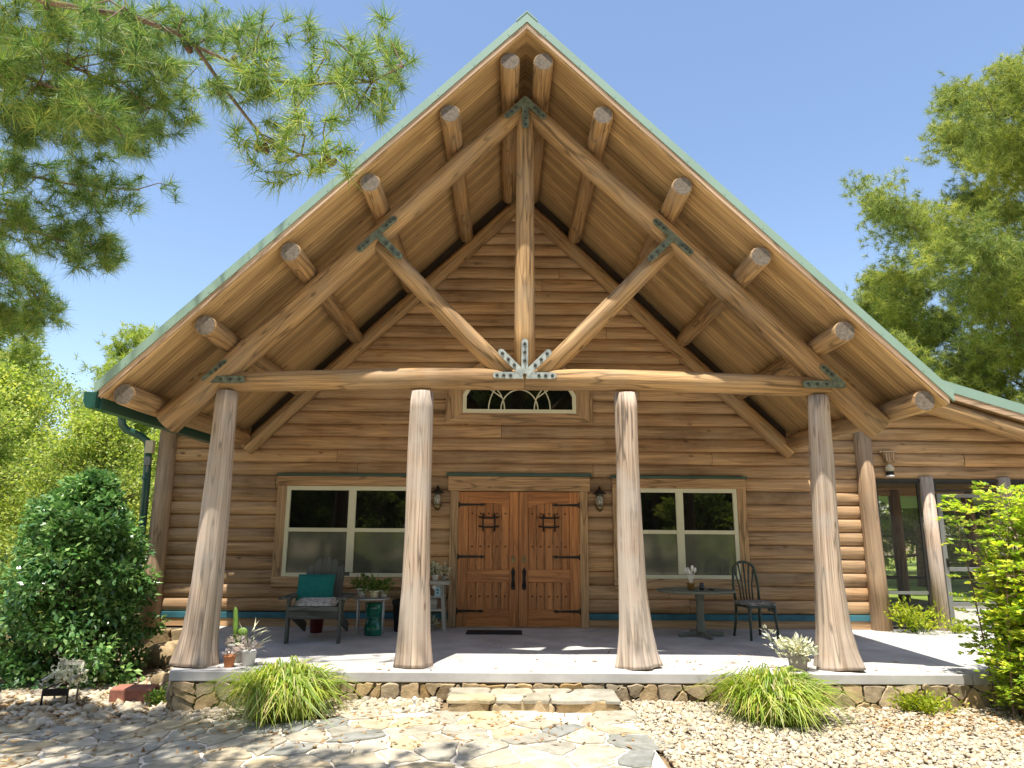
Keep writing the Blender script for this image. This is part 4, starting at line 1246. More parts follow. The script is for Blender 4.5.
# the sunlit thicket on the left
lt = [('young_pine_tree', 'pale green young pine whose top touches the left gutter end', (-11.2, 9.5), 7.4, 'p'),
      ('young_pine_tree', 'young pine at the left edge with its top under the hanging pine branch', (-16.5, 10.0), 8.6, 'p'),
      ('young_pine_tree', 'young pine between the two front saplings in the left thicket', (-13.6, 14.0), 9.0, 'p'),
      ('sapling_tree', 'yellow-green sapling right behind the holly bush', (-8.6, 3.2), 4.4, 'l'),
      ('sapling_tree', 'broad yellow-green sapling at the left edge beside the holly', (-11.3, 3.2), 4.9, 'l'),
      ('sapling_tree', 'yellow-green sapling behind the downspout at the house corner', (-8.9, 7.0), 4.6, 'l'),
      ('sapling_tree', 'tall yellow-green sapling midway up the left thicket', (-13.6, 6.6), 6.2, 'l'),
      ('sapling_tree', 'yellow-green tree at the far back of the left thicket', (-18.5, 15.5), 8.5, 'l'),
      ('sapling_tree', 'yellow-green tree behind the house end wall', (-10.5, 15.0), 7.2, 'l')]
for i, (nm, lb, (x, y), h_, k) in enumerate(lt):
    if k == 'p': pine(nm, lb, (x, y, z_at(x, y)), h_, 30 + i, crown0=.06, reach=.34, ntuft=3600, nn=18, L=.26, w=.024, mat=L_YELLOW, trunk_r=.11, toppow=.7)
    else: leafy(nm, lb, (x, y, z_at(x, y)), h_, h_ * .36, 40 + i, L_YELLOW, 170, 130, .085 if h_ < 6 else .12, z0=.0, trunk_r=.07, cl=.2)
# the wood across the drive behind the photographer: what the window panes mirror
woods = pine('forest_pine_tree', 'tall dark pine of the wood across the drive', (0, -31, z_at(0, -31)), 17, 77, crown0=.10, reach=.27, ntuft=2400, nn=16, L=.65, w=.085, group='pines of the wood across the drive', trunk_r=.26)
rngw = np.random.default_rng(5)
for k in range(48):
    x = -42 + (k % 24) * 3.6 + rngw.uniform(-1.3, 1.3); y = (-29 if k < 24 else -38) - rngw.uniform(0, 6)
    dup(woods, (x, y, z_at(x, y)), rngw.uniform(0, 6.28), scale=rngw.uniform(.85, 1.2))
for i, (x, y, h_, r_) in enumerate(((-17, -25.5, 5.4, 3), (-6.5, -25.5, 5.4, 3), (7.9, -18.5, 4.0, 1.9), (20, -25.5, 5.4, 3))):
    leafy('understory_tree', ['low leafy tree at the left of the wood across the drive', 'low leafy tree left of the drive in front of the dark pines', 'low leafy tree right of the drive in front of the dark pines', 'low leafy tree at the right of the wood across the drive'][i], (x, y, z_at(x, y)), h_, r_, 90 + i, L_YELLOW, 70, 60, .24, z0=.03)

# ------------------------------------------------------------------ the near pine at the upper left
CAM_P, CAM_A = np.array([-.2099, -11.2969, 1.4428]), (.2063, .0078, .0066)
def at(px, py, Y):
    """the point at depth Y behind a pixel of the photograph"""
    p, y, r = CAM_A
    f = np.array([math.sin(y) * math.cos(p), math.cos(y) * math.cos(p), math.sin(p)]); rt = np.array([math.cos(y), -math.sin(y), 0]); u = np.cross(rt, f)
    d = f + (rt * math.cos(r) + u * math.sin(r)) * (px - 512) / 702.5 + (u * math.cos(r) - rt * math.sin(r)) * (384 - py) / 702.5
    return CAM_P + d * (Y - CAM_P[1]) / d[1]

def near_pine():
    rng = np.random.default_rng(17)
    t = thing('near_pine_tree', 'near longleaf pine whose branches hang in from the upper left corner', 'tree', (-6.3, -6.9, z_at(-6.3, -6.9)))
    org = np.array([-6.3, -6.9, z_at(-6.3, -6.9)])
    mb = MB()
    trunk = [(0, 0, 0), (.05, 0, 2.5), (.0, .05, 5.0), (.1, .0, 7.5), (.15, .1, 10), (.1, 0, 13)]
    mb.tube(trunk, [.30, .23, .21, .18, .14, .03], 14, jit=.05)
    tip, tdir, tl = [], [], []
    def limb(P, r0, r1, n=7):
        mb.tube([Vector(p) - Vector(org) for p in P], [r0 + (r1 - r0) * i / (len(P) - 1) for i in range(len(P))], n, caps=False, jit=.04)
    def twig(p, q, r=.008):
        p, q = Vector(p), Vector(q); m = (p + q) / 2 + Vector(rng.normal(0, .05, 3)); limb([p, m, q], r, r * .5, 5)
    def tuft_at(q, d): tip.append(np.array(q)); tdir.append(norm(np.array(d)))
    # --- main hanging branch (two forks) over the sky at px 90..410
    A = [(-6.2, -6.9, 6.6), (-4.6, -7.2, 5.8)] + [tuple(at(x, y, Y)) for x, y, Y in ((44, 2, -7.2), (133, 17, -7.15), (177, 33, -7.1), (195, 46, -7.05))]
    limb(A, .024, .015)
    B1 = [A[-1]] + [tuple(at(x, y, Y)) for x, y, Y in ((221, 84, -7.0), (248, 119, -6.95), (265, 139, -6.9), (301, 155, -6.85), (327, 153, -6.82))]
    B2 = [A[-1]] + [tuple(at(x, y, -7.05)) for x, y in ((239, 66), (265, 80), (310, 84), (372, 82), (403, 66))]
    limb(B1, .014, .006); limb(B2, .013, .006)
    px = [(640,50),(560,150),(505,100),(470,60),(650,130),(720,110),(780,90),(740,170),(800,180),(860,140),(910,90),(905,200),(640,210),(600,240),(680,260),(760,270),(790,320),(725,365),(640,375),(690,310),(830,250),(580,190),(520,200),(430,40),(870,170),(610,60),(560,100),(690,200),(830,120),(780,150),(540,60),(600,120),(880,110),(920,160),(590,300),(650,340),(90,-10),(150,25),(215,10),(275,5),(330,50),(385,25),(420,105),(300,80),(245,50),(350,95),(180,45),(120,40)]
    Pb = B1 + B2 + A[2:]
    for (a, b) in px:
        # the twig end in the branch's own plane (about y = -7)
        D = 4.25 + rng.normal(0, .20)
        q = at(a / 2.33, b / 2.30, -11.297 + D)
        near = min(Pb, key=lambda p: np.linalg.norm(np.array(p) - q))
        twig(near, q)
        d = q - np.array(near)
        for k in range(4):
            tuft_at(q + rng.normal(0, .08, 3), norm(d) * .8 + rng.normal(0, .45, 3) + [0, 0, .25])
    # --- denser boughs at the upper left and left edge
    def bough(pxs, n, sp): return ([(-6.25, -6.8, at(*pxs[0])[2] + .25)] + [tuple(at(*p)) for p in pxs], n, sp)
    boughs = [bough([(-60, 30, -6.3), (40, 50, -6.2), (110, 85, -6.1), (165, 110, -6.0)], 90, .85),
              bough([(-60, -40, -6.6), (30, -10, -6.6), (100, 25, -6.5), (165, 70, -6.4)], 80, .75),
              bough([(-60, 105, -6.0), (10, 118, -5.9), (70, 120, -5.8), (140, 128, -5.7)], 85, .62),
              bough([(-60, 60, -6.9), (10, 70, -6.8), (70, 95, -6.8), (120, 130, -6.7)], 55, .5),
              bough([(-60, 150, -5.5), (10, 172, -5.4), (70, 184, -5.3), (140, 190, -5.2)], 78, .60),
              bough([(-60, 205, -5.2), (10, 222, -5.1), (60, 240, -5.0), (118, 255, -4.9)], 78, .55),
              bough([(-60, 240, -4.7), (-10, 255, -4.6), (25, 285, -4.5), (55, 315, -4.4)], 70, .50),
              bough([(-60, 270, -4.5), (-20, 290, -4.4), (5, 310, -4.3), (25, 330, -4.2)], 40, .40)]
    for P, n, sp in boughs:
        limb(P, .022, .007)
        P = np.array(P)
        for k in range(n):
            s = rng.uniform(.25, 1.02) * 4; i = min(3, int(s)); f = s - i
            on = P[i] * (1 - f) + P[i + 1] * f
            off = rng.normal(0, 1, 3) * [.34, .34, .21] * sp * (1.2 - .14 * s)
            q = on + off
            if k % 2 == 0: twig(on - (P[i + 1] - P[i]) * .12, q, .006)
            for _ in range(2): tuft_at(q + rng.normal(0, .05, 3), (P[i + 1] - P[i]) * .5 + off + rng.normal(0, .35, 3) + [0, 0, .25])
    vis = len(tip)
    # --- high crown above the picture: it casts the dappled shade on the left
    hb = [([(-6.2, -6.8, 8.0), (-5.0, -6.1, 8.2), (-3.9, -5.6, 8.3), (-2.2, -4.95, 8.1)], 75), ([(-6.2, -6.8, 9.5), (-6.1, -4.6, 9.8), (-5.5, -2.6, 10.0), (-4.9, -1.8, 10.1)], 90), ([(-6.2, -6.8, 8.6), (-5.2, -7.2, 8.7), (-4.2, -7.1, 8.7)], 20),
          ([(-6.2, -6.8, 9.3), (-5.0, -5.6, 9.4), (-4.2, -4.9, 9.5)], 18), ([(-6.2, -6.8, 9.8), (-7.2, -5.4, 10), (-7.6, -4.6, 10.2)], 30), ([(-6.2, -6.8, 10.5), (-4.6, -6.6, 10.8), (-3.4, -6.5, 10.8)], 14),
          ([(-6.2, -6.8, 8.2), (-7.2, -7.6, 8.3), (-8.2, -8.2, 8.3)], 26), ([(-6.2, -6.8, 7.6), (-6.0, -5.2, 7.9), (-5.9, -4.2, 8.1)], 30)]
    for P, n in hb:
        limb(P, .05, .012)
        P = np.array(P)
        for k in range(n):
            s = rng.uniform(.2, 1.02) * (len(P) - 1); i = min(len(P) - 2, int(s)); f = s - i
            on = P[i] * (1 - f) + P[i + 1] * f; off = rng.normal(0, 1, 3) * [.42, .42, .22]
            tuft_at(on + off, off + rng.normal(0, .3, 3) + [0, 0, .2])
    mb.build('trunk', W_BARK, t)
    C = np.array(tip) - org; D = np.array(tdir)
    V1, F1 = tufts(C[:vis], D[:vis], 80, .165, .0052, rng, .85, .36, .10)
    V2, F2 = tufts(C[vis:], D[vis:], 36, .22, .010, rng, .9, .35, .1)
    V, Fs = join([(V1, F1), (V2, F2)])
    np_build('crown', V, Fs, L_NEEDLE, t)
    # cones
    cone = None
    for k in range(13):
        p = Vector(Pb[rng.integers(0, len(B1) + len(B2))]) - Vector(org) + Vector(rng.normal(0, .02, 3)) + Vector((0, 0, -.045))
        if cone is None:
            b = MB(); b.lathe([(.004, -.045), (.020, -.03), (.026, -.005), (.019, .03), (.006, .045)], (0, 0, 0), 9)
            cone = b.build('pine_cone', M_CONE, t); cone.location = p
        else: dup_part(cone, t, p, tuple(rng.normal(0, .7, 3)))
near_pine()

# ------------------------------------------------------------------ shrubs and clumps
def holly():
    rng = np.random.default_rng(23)
    t = thing('holly_bush', 'dark glossy green holly bush left of the porch beside the log wall', 'bush', (-5.84, -1.62, -.5))
    Hh = 2.72
    CC, RR = [], []
    mb = MB(); mb.tube([(0, 0, 0), (.03, 0, 1.2), (0, .02, 2.3)], [.05, .035, .01], 8)
    for k in range(250):
        f = rng.random() ** 1.15; h = .06 + (Hh - .22) * f
        R = 1.14 * (1 - f ** 1.9) ** .60 * min(1, .86 + f * 1.2) * (.90 + .14 * math.sin(k * 1.9))
        a = rng.uniform(0, 2 * PI); rr = R * (rng.random() ** .35) * .88
        CC.append((rr * math.cos(a), rr * math.sin(a), h)); RR.append(rng.uniform(.13, .26))
        if k % 3 == 0: mb.tube([(0, 0, h * .7), (rr * .6 * math.cos(a), rr * .6 * math.sin(a), h * .95), CC[-1]], [.014, .009, .004], 5, caps=False)
    mb.build('stem', W_BARK, t)
    CC = np.array(CC); RR = np.array(RR); per = 95
    c = np.repeat(CC, per, 0); r = np.repeat(RR, per)[:, None]
    u = norm(rng.normal(0, 1, (len(c), 3)) + np.repeat(norm(CC - [0, 0, 1.0]), per, 0) * .7)
    pos = c + u * r * rng.random((len(c), 1)) ** .4
    d = norm(u * .8 + rng.normal(0, .5, u.shape) + [0, 0, -.15])
    V, F = leaves(pos, d, rng.uniform(.06, .115, len(c)), .05, rng, .10)
    np_build('foliage', V, F, L_HOLLY, t)
holly()

def nandina():
    rng = np.random.default_rng(29)
    bx, by = 5.19, -3.95
    t = thing('nandina_shrub', 'bright yellow-green nandina shrub at the right edge in front of the porch', 'shrub', (bx, by, float(gz(bx, by))))
    mb = MB(); pos, dr, ln = [], [], []
    for k in range(92):
        a = rng.uniform(0, 2 * PI); h = rng.uniform(.35, 2.3); lean = rng.uniform(.03, .27) * (1.25 - h / 3.2) * 1.2
        b = np.array([rng.normal(0, .19), rng.normal(0, .17), 0]); e = np.array([math.cos(a), math.sin(a), 0])
        stem = [b + e * lean * s * h * (0.6 + .6 * s) + [0, 0, h * s] for s in np.linspace(0, 1, 6)]
        mb.tube([tuple(p) for p in stem], [.010, .009, .008, .007, .005, .003], 6, caps=False)
        S = np.array(stem)
        for q in range(int(14 + h * 10)):
            s = rng.uniform(.15, 1.0); i = min(4, int(s * 5)); f = s * 5 - i
            p = S[i] * (1 - f) + S[i + 1] * f
            a2 = rng.uniform(0, 2 * PI); fl = rng.uniform(.16, .34)
            fd = np.array([math.cos(a2), math.sin(a2), rng.uniform(.1, .8)]); fd /= np.linalg.norm(fd)
            m = 13
            ss = rng.uniform(.25, 1.0, (m, 1))
            c = p + fd * fl * ss + np.array([0, 0, -1]) * fl * ss ** 2 * .35
            sd = np.cross(fd, [0, 0, 1]); sg = rng.choice([-1, 1], (m, 1))
            c = c + sd * sg * rng.uniform(0, .07, (m, 1)) * (1.3 - ss)
            d = norm(fd * .8 + sd * sg * .7 + rng.normal(0, .25, (m, 3)) + [0, 0, -.15])
            pos.append(c); dr.append(d); ln.append(rng.uniform(.045, .082, m))
            mb.tube([tuple(p), tuple(p + fd * fl * .6 - np.array([0, 0, fl * .12]))], [.003, .0015], 4, caps=False)
    mb.build('stem', W_BARK, t)
    C = np.concatenate(pos); D = np.concatenate(dr); L = np.concatenate(ln)
    V, F = leaves(C, D, L, .034, rng, .05)
    np_build('foliage', V, F, L_NAND, t)
nandina()

def blades(name, label, cat, loc, n, R, h, w, seed, mat, arch=1.0, group=None, base_r=.16):
    rng = np.random.default_rng(seed)
    t = thing(name, label, cat, loc, 0, group)
    br = base_r * np.sqrt(rng.random(n)); ba = rng.uniform(0, 2 * PI, n); a = ba + rng.normal(0, .75, n)
    out = R * (1 + .22 * np.sin(a + seed) + .12 * np.sin(3 * a + seed * 2)) * rng.uniform(.2, 1.0, n) * (.45 + .65 * br / base_r); hh = h * rng.uniform(.62, 1.12, n) * (1.10 - .38 * br / base_r)
    B = np.stack([br * np.cos(ba), br * np.sin(ba), np.zeros(n)], 1)
    e = np.stack([np.cos(a), np.sin(a), np.zeros(n)], 1); s = np.stack([-np.sin(a), np.cos(a), np.zeros(n)], 1)
    tw = rng.normal(0, .42, (n, 1)); m = 8
    ar = arch * rng.uniform(.35, 1.15, n)
    V = np.zeros((n, m * 2, 3))
    for i in range(m):
        q = i / (m - 1)
        x = out * q ** 1.3
        z = hh * (1 - (1 - min(1, q * 1.6)) ** 2) - ar * np.maximum(0, q - .42) ** 1.5 * hh * 2.0
        z = np.maximum(z, .01 + .0 * q)
        c = B + e * x[:, None] + s * (tw * x[:, None] * q) + np.stack([0 * z, 0 * z, z], 1)
        ww = w * (1 - q ** 2.2) * .5 + .0008
        V[:, 2 * i] = c - s * ww; V[:, 2 * i + 1] = c + s * ww + [0, 0, ww * .5]
    F = []
    for i in range(m - 1): F.append([2 * i, 2 * i + 1, 2 * i + 3, 2 * i + 2])
    F = (np.array(F)[None] + (np.arange(n) * m * 2)[:, None, None]).reshape(-1, 4)
    np_build('blades', V.reshape(-1, 3), F, mat, t)
    return t
blades('liriope_clump', 'yellow-green liriope clump in front of the porch left of the step', 'grass clump', (-2.33, -4.05, float(gz(-2.33, -4.05))), 1250, .60, .50, .015, 31, L_GRASS, .9, 'liriope clumps along the porch', .30)
blades('liriope_clump', 'yellow-green liriope clump on the gravel right of the step', 'grass clump', (2.36, -4.15, float(gz(2.36, -4.15))), 1150, .57, .47, .015, 32, L_GRASS, .9, 'liriope clumps along the porch', .30)

def bushlet(name, label, cat, loc, R, h, n, size, seed, mat, wfac=.35, stems=14, up=.5, sub='foliage', sy=1.0):
    rng = np.random.default_rng(seed)
    t = thing(name, label, cat, loc)
    mb = MB(); P, D = [], []
    for k in range(stems):
        a = rng.uniform(0, 2 * PI); rr = R * math.sqrt(rng.random()); hh = h * rng.uniform(.5, 1.0) * (1.1 - .4 * rr / R)
        e = (rr * math.cos(a), rr * math.sin(a) * sy, hh)
        b = (rr * .25 * math.cos(a), rr * .25 * math.sin(a) * sy, 0)
        mb.tube([b, (rr * .55 * math.cos(a), rr * .55 * math.sin(a) * sy, hh * .6), e], [.005, .004, .002], 5, caps=False)
        m = n // stems
        s = rng.uniform(.25, 1.05, (m, 1))
        b = np.array(b); e = np.array(e)
        c = b * (1 - s) + e * s + rng.normal(0, size * .5, (m, 3)); P.append(c)
        D.append(norm((e - b) * .6 / max(.01, h) + rng.normal(0, .55, (m, 3)) + [0, 0, up * .3]))
    mb.build('stems', L_POT, t)
    P = np.concatenate(P); D = np.concatenate(D); P[:, 2] = np.maximum(P[:, 2], .01)
    V, F = leaves(P, D, size * rng.uniform(.6, 1.2, len(P)), size * wfac, rng, .06)
    np_build(sub, V, F, mat, t)
    return t
bushlet('lime_shrub', 'small lime green shrub against the first porch screen', 'shrub', (5.98, -.32, 0.0), .42, .46, 700, .085, 41, L_FERN, .4, 26)
bushlet('lime_shrub', 'tiny lime green sprig beside the log post left of the screen door', 'shrub', (6.50, -.36, 0.0), .20, .20, 160, .07, 44, L_FERN, .4, 10)
bushlet('ground_cover_plant', 'low lime green plant spreading at the foot of the right stone base', 'plant', (4.02, -3.72, float(gz(4.0, -3.7))), .40, .20, 800, .05, 42, L_FERN, .45, 40, sy=.5)
bushlet('ground_cover_plant', 'low lime green plant under the nandina at the right edge', 'plant', (4.9, -4.55, float(gz(4.9, -4.5))), .26, .16, 300, .05, 43, L_FERN, .45, 24)
bushlet('moss_plant', 'dull green mossy plant between the red stone block and the porch corner', 'plant', (-3.93, -3.10, float(gz(-3.93, -3.1))), .17, .19, 420, .045, 45, L_POT, .5, 30)

# ------------------------------------------------------------------ porch furniture and pots
# adirondack chair
def adirondack():
    t = thing('adirondack_chair', 'weathered grey-green adirondack chair under the left window', 'chair', (-2.71, -1.40, 0), .03)
    for s in (-1, 1):
        b = MB(); b.box((s * .335, -.27, .265), (.035, .10, .53), grain=2); b.build('front_leg', W_GREY, t, bevel=.004)
        b = MB(); b.bar((s * .295, -.30, .375), (s * .295, .52, .10), .03, .12); b.build('back_leg', W_GREY, t, bevel=.004)
        b = MB(); b.box((s * .37, -.02, .545), (.15, .74, .024), grain=1); b.build('arm', W_GREY, t, bevel=.006)
        b = MB(); b.prism([(s * .352 - .012, -.22, .53), (s * .352 - .012, -.10, .53), (s * .352 - .012, -.22, .36)], (.024, 0, 0)); b.build('arm_bracket', W_GREY, t)
    b = MB(); b.box((0, -.325, .37), (.64, .03, .15), grain=0); b.build('front_apron', W_GREY, t, bevel=.005)
    b = MB()
    for k in range(5):
        f = k / 4; b.bar((-.315, -.27 + f * .40, .435 - f * .135), (.315, -.27 + f * .40, .435 - f * .135), .085, .02)
    b.build('seat', W_GREY, t, bevel=.004)
    b = MB(); hs = [.76, .85, .885, .85, .76]
    for k in range(5):
        x = (k - 2) * .100; L = hs[k] - .14
        y0, z0 = .13, .29; sl = .34
        x1 = x * 1.04
        n = 6; top = []
        P = [Vector((x - .050, y0, z0)), Vector((x + .050, y0, z0)), Vector((x1 + .052, y0 + sl * L * .92, z0 + L * .92))]
        for q in range(1, n): 
            a = PI * q / n
            P.append(Vector((x1 + .052 * math.cos(a), y0 + sl * (L * .92 + .05 * math.sin(a)), z0 + L * .92 + .05 * math.sin(a))))
        P.append(Vector((x1 - .052, y0 + sl * L * .92, z0 + L * .92)))
        b.prism(P, (0, -.018, .007), lambda p: (p.x, p.z))
    b.build('back_slats', W_GREY, t, bevel=.003)
    b = MB(); b.bar((-.33, .29, .535), (.33, .29, .535), .03, .06); b.bar((-.30, .44, .80), (.30, .44, .80), .022, .05); b.build('back_rail', W_GREY, t)
    t.scale = (1, 1, 1.04)
    c = MB(); 
    # teal back cushion, pillowy
    def pillow(w, h, d, n=12):
        P = MB(); 
        for sgn in (1, -1):
            b0 = len(P.v)
            for i in range(n + 1):
                for j in range(n + 1):
                    u, v = i / n * 2 - 1, j / n * 2 - 1
                    k = max(0, (1 - abs(u) ** 4) * (1 - abs(v) ** 4)) ** .5
                    P.v.append(Vector((u * w / 2 * (1 - .03 * (1 - abs(v)) ), sgn * (-d / 2) * k, v * h / 2)))
            for i in range(n):
                for j in range(n):
                    q = [b0 + i * (n + 1) + j, b0 + (i + 1) * (n + 1) + j, b0 + (i + 1) * (n + 1) + j + 1, b0 + i * (n + 1) + j + 1]
                    P.face(q if sgn > 0 else q[::-1], None, True)
        return P
    ob = pillow(.50, .37, .10).build('back_cushion', M_TEALC); tag(ob, 'square teal cushion leaning on the back of the adirondack chair', 'cushion')
    ob.location = (-2.80, -1.30, .665); ob.rotation_euler = (-.33, 0, .03)
    ob = pillow(.58, .42, .11).build('seat_cushion', M_PALECL); tag(ob, 'pale printed cushion lying on the adirondack chair seat', 'cushion')
    ob.location = (-2.74, -1.46, .475); ob.rotation_euler = (-1.36, 0, .03)
adirondack()

def potted(name, label, loc, pot_prof, pot_mat, plant_fn=None, cat='potted plant', group=None):
    t = thing(name, label, cat, loc, 0, group)
    b = MB(); b.lathe(pot_prof, (0, 0, 0), 22); b.build('pot', pot_mat, t)
    r = pot_prof[-1][0]; z = pot_prof[-1][1]
    if plant_fn: plant_fn(t, r, z)
    return t

def pot_foliage(n, R, h, size, mat, seed, wfac=.4, name='foliage', down=0.0, bias=(0, 0)):
    def fn(t, r, z):
        rng = np.random.default_rng(seed)
        a = rng.uniform(0, 2 * PI, n); rr = R * np.sqrt(rng.random(n)); hh = h * rng.random(n) * (1.15 - rr / R * .5)
        C = np.stack([rr * np.cos(a) + bias[0] * hh, rr * np.sin(a) + bias[1] * hh, z - .01 + hh - down * (rr / R) ** 2], 1)
        D = norm(np.stack([np.cos(a) * rr / R, np.sin(a) * rr / R, .5 + 0 * a], 1) + rng.normal(0, .45, (n, 3)))
        V, F = leaves(C, D, size * rng.uniform(.6, 1.2, n), size * wfac, rng, .08)
        np_build(name, V, F, mat, t)
        b = MB()
        for k in range(10):
            q = C[k]; b.tube([(0, 0, z - .02), (q[0] * .5, q[1] * .5, z + (q[2] - z) * .6), tuple(q)], [.004, .003, .002], 5, caps=False)
        b.build('stems', L_POT, t)
    return fn
def prof(r0, r1, h, rim=.012): return [(r0, 0), (r1 - (r1 - r0) * .12, h * .84), (r1 + rim * .2, h * .85), (r1 + rim, h * .86), (r1 + rim, h), (r1 - .006, h), (r1 - .012, h * .93)]

# wire side table with tray top, pots on it, green stool beneath
t = thing('side_table', 'small pale wire side table beside the adirondack chair', 'table', (-2.10, -.92, 0))
b = MB(); b.lathe([(.25, .488), (.265, .490), (.268, .508), (.258, .508), (.255, .498)], (0, 0, 0), 8); b.build('tray_top', M_WIRE, t)
for k in range(4):
    a = PI / 4 + k * PI / 2 + .12; b = MB(); b.tube([(.25 * math.cos(a), .25 * math.sin(a), .49), (.245 * math.cos(a), .245 * math.sin(a), .25), (.25 * math.cos(a), .25 * math.sin(a), .0)], .009, 8); b.build('leg', M_WIRE, t)
b = MB(); b.tube([(.245 * math.cos(PI / 4 + k * PI / 2 + .12), .245 * math.sin(PI / 4 + k * PI / 2 + .12), .05) for k in range(5)], .007, 6); b.build('stretcher', M_WIRE, t)
t = thing('garden_stool', 'glossy green hourglass ceramic stool under the wire side table', 'stool', (-2.06, -.90, 0))
b = MB(); b.lathe([(.115, .0), (.125, .02), (.125, .10), (.10, .20), (.085, .235), (.10, .27), (.122, .36), (.122, .43), (.105, .445)], (0, 0, 0), 22); b.build('body', M_CERAM, t)
b = MB(); b.lathe([(.088, .225), (.10, .232), (.10, .248), (.088, .255)], (0, 0, 0), 22); b.build('band', M_CERAM, t)
potted('potted_plant', 'bushy green plant in a white pot at the left of the wire table', (-2.23, -.95, .509), prof(.055, .07, .13), M_WHITEP, pot_foliage(130, .15, .17, .085, L_POT, 51))
potted('potted_plant', 'trailing green plant in a cream pot at the middle of the wire table', (-2.05, -1.0, .509), prof(.05, .06, .10), M_CREAM, pot_foliage(130, .17, .18, .08, L_POT, 52, down=.05))
potted('potted_plant', 'small green plant in a white pot at the right of the wire table', (-1.94, -.88, .509), prof(.045, .055, .10), M_WHITEP, pot_foliage(90, .12, .16, .08, L_POT, 53))
potted('flower_pot', 'dull red glazed pot on the floor behind the adirondack chair', (-2.92, -.66, 0), prof(.085, .11, .33), M_TERRAD, None, 'pot')
potted('planter', 'dark planter half hidden behind the second log post', (-1.70, -.48, 0), prof(.13, .16, .44), M_BLACK, None, 'planter')

# worn white plant stand by the door
t = thing('plant_stand', 'worn white wooden plant stand left of the front door', 'stand', (-1.36, -.42, 0))
for nm, z, w, d, th in (('top_shelf', .685, .66, .26, .055), ('middle_shelf', .485, .52, .26, .025), ('lower_shelf', .30, .52, .26, .03)):
    b = MB(); b.box((0, 0, z), (w, d, th), grain=0); b.build(nm, W_WHITE, t, bevel=.006)
for sx in (-1, 1):
    for sy in (-1, 1):
        b = MB(); b.bar((sx * .22, sy * .10, .67), (sx * .265, sy * .13, .0), .05, .03); b.build('leg', W_WHITE, t, bevel=.004)
t2 = thing('birdhouse', 'small pale blue birdhouse on the middle shelf of the white stand', 'birdhouse', (-1.20, -.50, .498))
b = MB(); b.prism([(-.045, -.04, 0), (.045, -.04, 0), (.045, -.04, .10), (0, -.04, .145), (-.045, -.04, .10)], (0, .08, 0)); b.build('box', M_BLUEW, t2)
b = MB(); b.bar((0, -.003, .150), (.06, -.003, .090), .095, .010, (0, 1, 0)); b.bar((0, -.003, .150), (-.06, -.003, .090), .095, .010, (0, 1, 0)); b.build('roof', M_WHITEP, t2)
b = MB(); b.tube([(0, -.041, .09), (0, -.046, .09)], .013, 12); b.tube([(0, -.041, .045), (0, -.046, .045)], .013, 12); b.build('entrance_hole', M_BLACK, t2)
t2 = thing('storage_box', 'cream box on the lower shelf of the white stand', 'box', (-1.34, -.44, .3155))
b = MB(); b.box((0, 0, .065), (.26, .17, .13)); b.build('body', W_WHITE, t2, bevel=.008)
b = MB(); b.box((0, 0, .138), (.275, .185, .018)); b.build('lid', W_WHITE, t2, bevel=.004)
potted('potted_plant', 'spiky silver succulent at the right end of the white stand top', (-1.12, -.42, .714), prof(.035, .045, .07), M_GREYP, pot_foliage(46, .06, .15, .10, L_SILVER, 61, .2))
potted('potted_plant', 'pale upright succulent in the middle of the white stand top', (-1.25, -.44, .714), prof(.04, .05, .08), M_WHITEP, pot_foliage(46, .06, .19, .10, L_SILVER, 62, .22))
potted('potted_plant', 'green spiky plant at the left end of the white stand top', (-1.40, -.40, .714), prof(.045, .055, .09), M_TERRA, pot_foliage(70, .09, .18, .11, L_POT, 63, .2))
potted('glass_bottle', 'dark bottle beside the birdhouse on the middle shelf', (-1.38, -.46, .498), [(.035, 0), (.037, .01), (.037, .09), (.014, .12), (.014, .15), (.012, .15)], M_JAR, None, 'bottle')
potted('potted_plant', 'little plant on the floor under the white stand', (-1.30, -.42, 0), prof(.05, .065, .10), M_GREYP, pot_foliage(60, .09, .12, .07, L_SILVER, 64))

# pots at the foot of the left post
def cactus(t, r, z):
    b = MB(); b.tube([(-.02, 0, z - .02), (-.035, .0, z + .18), (-.055, .01, z + .36), (-.06, .01, z + .40)], [.028, .03, .026, .012], 8); b.build('stem', L_CACT, t)
    b = MB(); b.sphere((.055, -.02, z + .135), .055, 12, 8, (1, .35, .85)); b.tube([(.01, 0, z - .01), (.04, -.015, z + .10)], [.012, .015], 6); b.build('paddle', L_CACT, t)
def rosette(n, R, size, mat, seed, z_up=.03):
    def fn(t, r, z):
        rng = np.random.default_rng(seed)
        k = np.arange(n); a = k * 2.4; f = np.sqrt((k + .5) / n)
        C = np.stack([R * .3 * f * np.cos(a), R * .3 * f * np.sin(a), z + z_up * (1.2 - f)], 1)
        D = norm(np.stack([np.cos(a) * f, np.sin(a) * f, 1.1 - f * .8], 1) + rng.normal(0, .12, (n, 3)))
        V, F = leaves(C, D, size * (.6 + .5 * f), size * .5, rng, .1)
        np_build('rosettes', V, F, mat, t)
    return fn
def both(*fns):
    def fn(t, r, z):
        for f_ in fns: f_(t, r, z)
    return fn
potted('potted_plant', 'tall green cactus with pale rosettes in a grey pot tucked beside the left log post', (-3.19, -3.00, 0), prof(.09, .115, .20), M_GREYP, both(cactus, rosette(26, .30, .085, L_PINK, 71, .06)))
potted('potted_plant', 'small succulent in a terracotta pot on the slab edge by the left log post', (-3.155, -3.30, 0), prof(.047, .06, .12, .008), M_TERRA, rosette(22, .16, .06, L_PINK, 72, .05))
potted('potted_plant', 'spiky pale succulent in a white pot beside the terracotta pot', (-2.985, -3.20, 0), prof(.062, .078, .155, .004), M_WHITEP, both(rosette(26, .26, .10, L_PINK, 73, .06), pot_foliage(26, .10, .26, .17, L_SILVER, 74, .07)))
